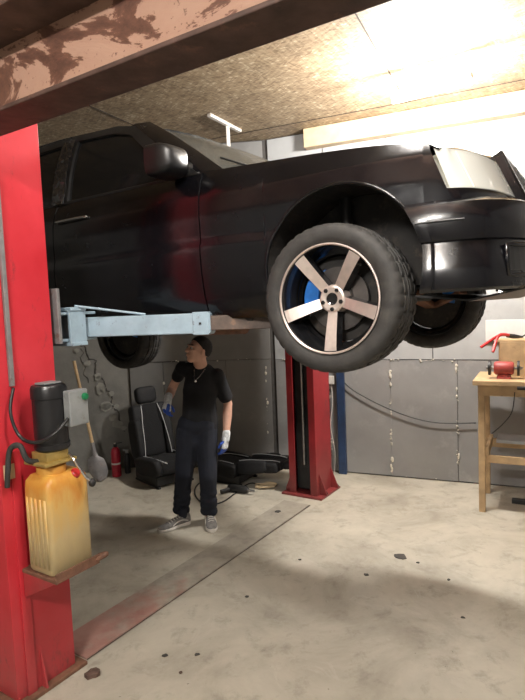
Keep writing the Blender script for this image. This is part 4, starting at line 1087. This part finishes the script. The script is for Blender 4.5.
# shoes
def shoe(heel, toe, label=None):
    heel = Vector((heel.x, heel.y, 0)) - Vector((MO.x,MO.y,0)); toe = Vector((toe.x, toe.y, 0)) - Vector((MO.x,MO.y,0))
    d = (toe-heel).normalized(); L = 0.305; sd_ = Vector((-d.y, d.x, 0))
    def sec(t, half, zb, zt, sq=0.8, n=20):
        c = heel + d*(t*L); out = []
        for k in range(n):
            a = 2*PI*k/n; ca, sa = math.cos(a), math.sin(a)
            out.append(c + sd_*(half*math.copysign(abs(ca)**sq, ca)) + Vector((0,0,lerp(zb,zt,0.5+0.5*math.copysign(abs(sa)**sq, sa)))))
        return out
    WT = [(0.0,0.018),(0.03,0.030),(0.15,0.036),(0.4,0.036),(0.65,0.046),(0.82,0.045),(0.94,0.032),(1.0,0.016)]
    mb = MB(); vr = mb.grid([sec(t, sm_interp(WT,t)+0.004, 0.0, 0.030, 0.5) for t in lin(0,1,18)], closev=True); mb._f(vr[0]); mb._f(vr[-1]); sole = None
    s_ = mb.build('shoe', M_shoe, man); me = s_.data
    me.materials.clear(); me.materials.append(M_white); s_.name = 'shoe_sole_tmp'; sole = s_
    TP = [(0.0,0.090),(0.08,0.105),(0.2,0.100),(0.35,0.090),(0.5,0.080),(0.65,0.062),(0.8,0.050),(0.93,0.042),(1.0,0.032)]
    mb = MB(); vr = mb.grid([sec(t, sm_interp(WT,t)*(0.99 if t < 0.99 else 0.8), 0.015, sm_interp(TP,t), 0.85) for t in lin(0.01,0.985,20)], closev=True); mb._f(vr[0]); mb._f(vr[-1])
    up_ = mb.build('shoe', M_shoe, man, smooth='auto', angle=50)
    sole.parent = up_; sole.name = 'sole'; sole.data.name = 'sole'
    mb = MB(); mb.capsule(heel+d*0.06+Vector((0,0,0.07)), heel+d*0.07+Vector((0,0,0.125)), 0.036, 0.040); mb.build('sock', M_trous, up_, smooth=True)
    for sg in (-1,1):
        mb = MB(); mb.tube(spl([heel+d*L*t+sd_*sg*(sm_interp(WT,t)*1.0+0.001)+Vector((0,0,z)) for t,z in ((0.12,0.045),(0.3,0.062),(0.48,0.056),(0.62,0.036))],5), 0.005, 6); mb.build('side_stripe', M_white, up_, smooth=True)
    for k in range(5):
        t = 0.36+0.075*k; z = sm_interp(TP,t)+0.002
        mb = MB(); mb.tube(spl([heel+d*L*t-sd_*0.024+Vector((0,0,z-0.008)), heel+d*L*(t+0.01)+Vector((0,0,z+0.003)), heel+d*L*t+sd_*0.024+Vector((0,0,z-0.008))],4), 0.0035, 6); mb.build('lace', M_white, up_, smooth=True)
hR = floor_at(190,523); shoe(hR, floor_at(158,533)); 
hL = floor_at(209,519); shoe(hL, floor_at(214,537))

# ------------------------------------------------------------------ seats
def slab(mb, c, size, rot, edge=0.35, n=6, bulge=0.15):
    """cushion-like rounded block"""
    c = Vector(c); m = rot.to_matrix() if isinstance(rot, Euler) else rot
    seg = 24; rows = []
    for i in range(n*2+1):
        ph = -PI/2 + PI*i/(n*2); row = []
        zz = math.copysign(abs(math.sin(ph))**edge, math.sin(ph)); rr_ = max(abs(math.cos(ph))**edge, 0.02)
        for k in range(seg):
            a = 2*PI*k/seg; ca, sa = math.cos(a), math.sin(a)
            row.append(c + m@Vector((size[0]/2*rr_*math.copysign(abs(ca)**edge,ca), size[1]/2*rr_*math.copysign(abs(sa)**edge,sa), size[2]/2*zz)))
        rows.append(row)
    vr = mb.grid(rows, closev=True); mb._f(vr[0][::-1]); mb._f(vr[-1])
def car_seat(loc, rz, recl, label, base=True):
    """x forward, z up; recl = tilt back of the backrest"""
    t = empty('car_seat', loc, (0,0,rz)); tag(t, label, 'car seat')
    mb = MB(); slab(mb, (0.27,0,0.19), (0.52,0.40,0.16), Euler((0,R(-6),0)), 0.35); sc = mb.build('seat_cushion', M_seatm, t, smooth=True)
    for s in (-1,1):
        mb = MB(); slab(mb, (0.27,s*0.215,0.20), (0.50,0.10,0.20), Euler((R(-s*8),R(-6),0)), 0.5); mb.build('side_bolster', M_seat, sc, smooth=True)
    mb = MB(); mb.box((0.22,0,0.075),(0.48,0.44,0.10)); 
    for s in (-1,1): mb.box((0.22,s*0.2,0.013),(0.52,0.04,0.026))
    mb.build('seat_base', M_bplastic, t, bevel=0.012)
    Q = Matrix.Rotation(-recl, 3, 'Y')
    def q(x,y,z): return Vector((0.03,0,0.20)) + Q@Vector((x,y,z))
    mb = MB(); slab(mb, q(0.0,0,0.33), (0.12,0.34,0.58), Q, 0.35); bk = mb.build('backrest', M_seatm, t, smooth=True)
    for s in (-1,1):
        mb = MB(); slab(mb, q(0.03,s*0.19,0.24), (0.17,0.11,0.46), Q@Matrix.Rotation(R(-s*14),3,'Z'), 0.5); slab(mb, q(0.01,s*0.155,0.50), (0.14,0.13,0.24), Q, 0.5); mb.build('side_bolster', M_seat, bk, smooth=True)
        mb = MB(); mb.tube(spl([q(0.115,s*0.165,0.04), q(0.118,s*0.150,0.20), q(0.10,s*0.135,0.38), q(0.085,s*0.115,0.52), q(0.06,s*0.10,0.61)],6), 0.0048, 6); mb.build('piping', M_pipe, bk, smooth=True)
        mb = MB(); mb.tube(spl([(0.08,s*0.185,0.275),(0.25,s*0.175,0.288),(0.42,s*0.165,0.29),(0.53,s*0.13,0.27)],6), 0.0045, 6); mb.build('piping', M_pipe, sc, smooth=True)
        mb = MB(); mb.tube([q(0,s*0.05,0.56), q(0,s*0.05,0.70)], 0.006, 8); mb.build('headrest_post', M_chrome, bk)
    mb = MB(); slab(mb, q(0.01,0,0.72), (0.11,0.25,0.19), Q, 0.5); mb.build('headrest', M_seat, t, smooth=True)
    return t
p = floor_at(152, 472); s1 = car_seat(Vector((-1.27, 6.06, 0.0)), R(-50), R(12), 'upright black car seat with white piping and headrest against the back wall')
p = floor_at(240, 478)
s2 = car_seat(Vector((-0.22,5.74,0.0)), R(150), R(82), 'black car seat folded flat on the floor behind the man')
s2.scale = (0.8,0.8,0.8); s1.scale = (1,1,1.0)

# ------------------------------------------------------------------ small things by the back wall
# shovel
a = at(74, 361, 6.05); b = at(95, 455, 5.95); 
t = empty('shovel', Vector((b.x, b.y, 0.0))); tag(t, 'wooden handled shovel leaning on the cracked plaster wall', 'shovel')
o = t.location
mb = MB(); mb.tube([a-o, lerp(a,b,0.5)-o+Vector((0,0,0)), b-o], [0.017,0.018,0.019], 10); mb.build('handle', M_wood, t, smooth='auto')
mb = MB(); rr = []
d = (b-a).normalized(); tip = b + d*((0.012-b.z)/d.z); bl = (tip-b)
for i in range(11):
    t_ = i/10; c = lerp(b - d*0.02, tip, t_) - o; wdt = 0.105*math.sin(PI*min(1,0.18+0.62*t_)) if t_ < 0.55 else 0.105*math.sqrt(max(0,1-((t_-0.55)/0.47)**2))
    wdt = max(wdt if t_ > 0.12 else 0.03, 0.006)
    rr.append([c + Vector((wdt*j/4, -0.03*(1-(j/4)**2)*(1 if t_>0.1 else 0.6)+0.0, 0)) for j in range(-4,5)])
mb.grid(rr); mb.build('blade', M_armgrey, t, smooth=True, solid=0.004)
mb = MB(); mb.tube([b-d*0.14-o, b+d*0.06-o], [0.021,0.024], 10); mb.build('socket', M_armgrey, t, smooth='auto')
# red cylinder and black bottle
c = floor_at(117, 476)
t = empty('fire_extinguisher', c); tag(t, 'small red metal cylinder standing by the plaster wall behind the shovel', 'cylinder')
mb = MB(); mb.lathe([(0.0,0),(0.048,0),(0.052,0.01),(0.052,0.27),(0.045,0.31),(0.022,0.335),(0.0,0.335)], 24); mb.build('cylinder_body', M_ext, t, smooth='auto')
mb = MB(); mb.lathe([(0.0,0.335),(0.018,0.335),(0.02,0.37),(0.0,0.372)], 14); mb.bar((-0.01,0,0.375),(0.08,0,0.385),0.02,0.010); mb.build('valve', M_bplastic, t)
mb = MB(); mb.lathe([(0.0525,0.14),(0.0532,0.14),(0.0532,0.16),(0.0525,0.16)], 24, closed=True); mb.lathe([(0.0,0.372),(0.014,0.372),(0.014,0.382),(0,0.382)], 12); mb.build('band', M_white, t)
c = floor_at(128, 473)
t = empty('spray_bottle', c); tag(t, 'slim black bottle with pale top beside the red cylinder', 'bottle')
mb = MB(); mb.lathe([(0.0,0),(0.030,0),(0.034,0.008),(0.034,0.20),(0.02,0.23),(0.014,0.235),(0.0,0.235)], 20); mb.build('bottle_body', M_bplastic, t, smooth='auto')
mb = MB(); mb.lathe([(0.0,0.235),(0.016,0.235),(0.016,0.27),(0.0,0.27)], 14); mb.bar((0.02,0,0.265),(-0.04,0,0.27),0.018,0.02); mb.build('trigger_cap', M_boxgrey, t)

# tangled black cables and pale rope by the seats
def gpath(pts, z=0.008): return spl([Vector((floor_at(x,y).x, floor_at(x,y).y, z)) for x,y in pts], 6)
mb = MB(); mb.tube(gpath([(262,486),(250,484),(238,492),(222,503),(205,505),(195,495),(198,485),(212,478)]), 0.007, 8); tag(mb.build('floor_cable', M_bplastic, smooth=True), 'black cable looping on the floor behind the man', 'cable')
c = floor_at(240, 493); t = empty('hand_drill', c, (0,0,R(-30))); tag(t, 'black power tool lying on the floor beside the flat seat', 'tool')
mb = MB(); mb.tube([(-0.13,0,0.04),(-0.08,0,0.042),(0.06,0,0.042),(0.10,0,0.042)], [0.03,0.038,0.038,0.022], 14); mb.build('tool_body', M_bplastic, t, smooth='auto')
mb = MB(); mb.tube([(0.10,0,0.042),(0.17,0,0.042)], [0.016,0.010], 10); mb.build('chuck', M_steel, t)
mb = MB(); mb.tube([(-0.10,0,0.03),(-0.15,-0.11,0.025)], [0.022,0.024], 10); mb.build('grip', M_bplastic, t)
mb = MB(); c = floor_at(266, 488)
pts = [c + Vector((0.09*math.cos(i*1.1)*(1+0.3*math.sin(i*2.3)), 0.05*math.sin(i*1.1)*(1+0.3*math.cos(i*1.7)), 0.012+0.004*i%0.03)) for i in range(16)]
mb.tube(spl(pts,5), 0.008, 8); tag(mb.build('rope_coil', M_wood2, smooth=True), 'small tangle of pale rope on the floor left of the far post', 'rope')

# floor debris
def chip(px, py, r, mat, label, cat='debris', nm='debris', h=0.006):
    c = floor_at(px, py); n = 9; mb = MB(); 
    poly = [(c.x + r*random.uniform(0.55,1.1)*math.cos(2*PI*j/n), c.y + r*0.8*random.uniform(0.5,1.1)*math.sin(2*PI*j/n)) for j in range(n)]
    mb.prism(poly, 0.0005, h, lambda a,b,hh:(a,b,hh)); return tag(mb.build(nm, mat, bevel=0.001), label, cat)
M_dirt = simple('oily_grit', (0.05,0.045,0.04), 0.8, bmp=0.5)
chip(400, 557, 0.062, M_dirt, 'dark oily rag scrap on the open floor, largest of the floor scraps', nm='rag_scrap')
for (x,y,r,l) in ((366,575,0.022,'small dark grit lump on the floor left of the shadow'),(418,563,0.015,'tiny dark chip right of the oily rag scrap'),(449,580,0.015,'tiny dark chip on the floor in the car shadow'),
                  (165,656,0.018,'dark chip on the floor near the bottom edge, left one of a close pair'),(247,597,0.015,'tiny dark chip on the floor right of the cover plate'),(463,618,0.014,'tiny dark chip on the floor at the lower right'),
                  (278,513,0.035,'dark grit patch at the far end of the cover plate'),(300,560,0.012,'tiny dark chip on the bright middle of the floor')):
    chip(x,y,r,M_dirt,l,nm='floor_chip', h=0.016 if x == 278 else 0.006)

# ------------------------------------------------------------------ blue plank, cable and sheets on the back wall
def wall_s(px, py=None):
    """distance along the right-hand back wall seen at a pixel column"""
    best = None
    for i in range(1000):
        s = i*0.005; p = wpt(WC, WD, s, 1.2, 0.03)
        v = p - Vector((0,0,H)); x = v.dot(rt2)/v.dot(fw)*FPX+262.5
        if best is None or abs(x-px) < best[0]: best = (abs(x-px), s)
    return best[1]
s = wall_s(341)
t0 = wpt(WC, WD, s, 0.0, 0.07); 
mb = MB(); mb.box((0,0,0.70), (0.035,0.085,1.4), Matrix.Rotation(R(66),3,'Z')); o = mb.build('blue_plank', simple('blue_paint',(0.018,0.04,0.095),0.5), bevel=0.003); o.location = t0
tag(o, 'narrow dark blue plank standing on end behind the far lift post', 'plank')
pts = []
for px, py in ((336,372),(350,388),(378,404),(410,417),(440,423),(476,423)):
    s = wall_s(px); p0 = wpt(WC, WD, s, 0, 0.05); q = at(px, py, p0.y); pts.append(q)
mb = MB(); mb.tube(spl(pts,6), 0.006, 8); o = mb.build('wall_cable', M_bplastic, smooth=True); tag(o, 'thin black cable drooping across the grey panels of the back wall', 'cable')
s = wall_s(331); q = at(331, 380, wpt(WC,WD,s,0,0.06).y)
t = empty('wall_socket', q, (0,0,R(-24))); tag(t, 'white electric socket on the wall beside the far lift post', 'socket')
mb = MB(); mb.box((0,0,0),(0.07,0.04,0.09)); mb.build('socket_box', M_white, t, bevel=0.006)
mb = MB(); mb.tube(spl([(0,0,-0.04),(0.01,0,-0.25),(-0.02,0.0,-0.5),(0.02,0,-0.8),(0.0,0,-1.05)],6), 0.005, 6); mb.build('socket_lead', M_white, t, smooth=True)
s = wall_s(521)
t0 = wpt(WC, WD, s, 1.53, 0.045)
mb = MB(); mb.box((0,0,0),(0.62,0.012,0.2)); o = mb.build('white_board', simple('white_sheet',(0.62,0.62,0.60),0.6,var=0.05), bevel=0.002); o.location = t0; o.rotation_euler = (0,0,R(-24)); tag(o, 'white sheet fixed on the wall behind the workbench', 'board')

# ------------------------------------------------------------------ workbench
f0 = floor_at(482.5, 511); f1 = floor_at(495, 493)
ang = math.atan2(f1.x-f0.x, f1.y-f0.y)   # direction of depth
wb = empty('workbench', f0, (0,0,-R(27))); tag(wb, 'pine workbench with bare square legs at the right edge', 'workbench')
BH = 1.15; LD = 0.50; LL = 1.5
def bxl(nm, c, sz, m=M_wood, par=wb, bv=0.004, rot=None):
    mb = MB(); mb.box(c, sz, rot); return mb.build(nm, m, par, bevel=bv)
lw = 0.052
for x in (0, LL):
    for y in (0, LD): bxl('leg', (x, y, (BH-0.04)/2), (lw, 0.055, BH-0.04))
bxl('table_top', (LL/2, LD/2, BH-0.02), (LL+0.13, LD+0.14, 0.04))
bxl('front_apron', (LL/2, -0.035, BH-0.085), (LL+0.05, 0.02, 0.09))
bxl('stretcher', (LL/2, 0.035, 0.46), (LL, 0.03, 0.065)); bxl('stretcher', (LL/2, LD-0.035, 0.50), (LL, 0.03, 0.08))
for x in (0.04, LL-0.04): bxl('side_stretcher', (x, LD/2, 0.53), (0.03, LD, 0.08))
bxl('lower_shelf', (LL/2+0.05, LD/2+0.08, 0.575), (LL-0.1, LD-0.25, 0.03), M_panel2)
# crate on bench
cr = empty('wooden_crate', wb.matrix_basis @ Vector((0.44, 0.37, BH)), (0,0,-R(27))); tag(cr, 'pine box standing on the workbench behind the red grinder', 'box')
for nm, c, sz in (('front_board',(0,-0.12,0.15),(0.62,0.02,0.30)),('back_board',(0,0.12,0.15),(0.62,0.02,0.30)),('end_board',(-0.31,0,0.15),(0.02,0.22,0.30)),('end_board',(0.31,0,0.15),(0.02,0.22,0.30)),('bottom_board',(0,0,0.01),(0.6,0.22,0.02)),('top_board',(0,0,0.311),(0.66,0.26,0.02))): bxl(nm, c, sz, M_wood, cr, 0.002)
# grinder
gp = wb.matrix_basis @ Vector((0.17, 0.12, BH)); g = empty('bench_grinder', gp, (0,0,-R(27))); g.scale = (0.78,0.85,0.85); tag(g, 'red bench grinder with two dark wheels on the workbench corner', 'grinder')
M_gred = simple('dull_red_enamel', (0.30,0.04,0.035), 0.5, dirt_or_glint=((0.08,0.05,0.04),14,0.55,0.15))
RY = Matrix.Rotation(R(90),4,'Y')
mb = MB(); mb.lathe([(0,-0.10),(0.055,-0.10),(0.068,-0.08),(0.068,0.08),(0.055,0.10),(0,0.10)], 24, Matrix.Translation((0,0,0.105)) @ RY); mb.build('grinder_motor', M_gred, g, smooth='auto')
mb = MB(); mb.box((0,0,0.025),(0.15,0.11,0.05), taper=0.8); mb.build('grinder_foot', M_gred, g, bevel=0.006)
for s in (-1,1):
    mb = MB(); mb.lathe([(0,-0.012),(0.075,-0.012),(0.075,0.012),(0,0.012)], 28, Matrix.Translation((s*0.145,0,0.105)) @ RY); wv = mb.build('grinding_wheel', M_dkmetal, g, smooth='auto')
    mb = MB(); mb.lathe([(0,-0.01),(0.02,-0.01),(0.012,0.02),(0,0.02)], 12, Matrix.Translation((s*0.168,0,0.105)) @ RY); mb.build('spindle_nut', M_steel, wv)
    mb = MB(); mb.tube([(s*0.09,0,0.105),(s*0.13,0,0.105)],0.014,10); mb.build('spindle', M_steel, g)
# pliers standing in the crate's corner
pp_ = cr.matrix_basis @ Vector((-0.26,-0.02,0.322))
pl_ = empty('pliers', pp_, (0,0,-R(27))); tag(pl_, 'pliers with long red handles resting on top of the pine box', 'pliers')
for k, (x1, z1, y1) in enumerate(((-0.20,-0.06,-0.16),(-0.10,-0.10,-0.17))):
    mb = MB(); mb.tube(spl([(0.02,0,0.035),(-0.06,-0.06,0.035),(x1,y1,z1)],6), 0.013, 8); mb.build('handle', M_redb, pl_, smooth='auto')
mb = MB(); mb.tube([(0.0,0.01,0.032),(0.06,0.03,0.022),(0.13,0.05,0.014)], [0.018,0.02,0.008], 8); mb.build('jaw', M_dkmetal, pl_)
mb = MB(); mb.tube(spl([(0.12,0.04,0.015),(0.22,0.02,0.07),(0.34,-0.02,0.09),(0.48,-0.05,0.05),(0.56,-0.06,0.012)],6), 0.006, 6); o = mb.build('bench_cable', M_bplastic, smooth=True); o.matrix_world = pl_.matrix_basis; tag(o, 'dark cable arching over the top of the pine box', 'cable')
# blue tub at the right edge, clamp on the apron
bp_ = wb.matrix_basis @ Vector((0.46, 0.10, BH)); t = empty('plastic_tub', bp_); tag(t, 'small blue plastic tub on the workbench right of the grinder', 'tub')
mb = MB(); mb.lathe([(0,0),(0.055,0),(0.075,0.13),(0.08,0.135),(0.08,0.145),(0.07,0.145),(0.066,0.13),(0.05,0.01),(0,0.01)], 24); mb.build('tub_body', simple('blue_plastic',(0.03,0.12,0.42),0.4), t, smooth='auto')
mb = MB(); mb.lathe([(0.0,0.146),(0.078,0.146),(0.078,0.156),(0,0.158)], 24); mb.build('tub_lid', M_white, t, smooth='auto')
mb = MB(); mb.tube(spl([Vector((0.26,-0.052,BH-0.09)),Vector((0.24,-0.06,BH-0.25)),Vector((0.17,-0.05,BH-0.36)),Vector((0.08,0.0,BH-0.46))],6), 0.004, 6); o = mb.build('grinder_cord', M_bplastic, smooth=True); o.matrix_world = wb.matrix_basis; tag(o, 'thin cord hanging from the front edge of the workbench', 'cord')
mb = MB(); mb.box((0,0,0),(0.10,0.02,0.035)); mb.tube([(-0.05,-0.01,0),(0.06,-0.015,0.005)],0.012,8); o = mb.build('clamp', M_dkmetal); o.matrix_world = wb.matrix_basis @ Matrix.Translation((0.33,-0.057,BH-0.05)); tag(o, 'dark metal clamp on the front edge of the workbench', 'clamp')
# dark stand on the floor under the bench
c = wb.matrix_basis @ Vector((0.42,0.30,0)); t = empty('floor_jack', c, (0,0,-R(27))); tag(t, 'low black steel stand on the floor under the workbench', 'stand')
mb = MB(); mb.box((0,0,0.02),(0.40,0.05,0.04)); mb.box((0.1,0,0.06),(0.05,0.22,0.04)); mb.build('stand_frame', M_bplastic, t, bevel=0.004)
mb = MB(); mb.tube([(0.1,0,0.07),(0.1,0,0.20)],0.016,10); mb.build('stand_pole', M_bplastic, t)

# dirt swept against the near post's foot
M_rustscrap = simple('rust_scrap', (0.10,0.06,0.045), 0.85, var=0.5, scale=30, bmp=0.6)
chip(93, 676, 0.045, M_rustscrap, 'crumpled rusty scrap beside the foot of the near red post', nm='rust_scrap', h=0.022)
chip(197, 655, 0.016, M_dirt, 'dark chip on the floor near the bottom edge, right one of a close pair', nm='floor_chip')
chip(181, 673, 0.012, M_rustscrap, 'tiny reddish brown chip at the bottom of the floor', nm='floor_chip')
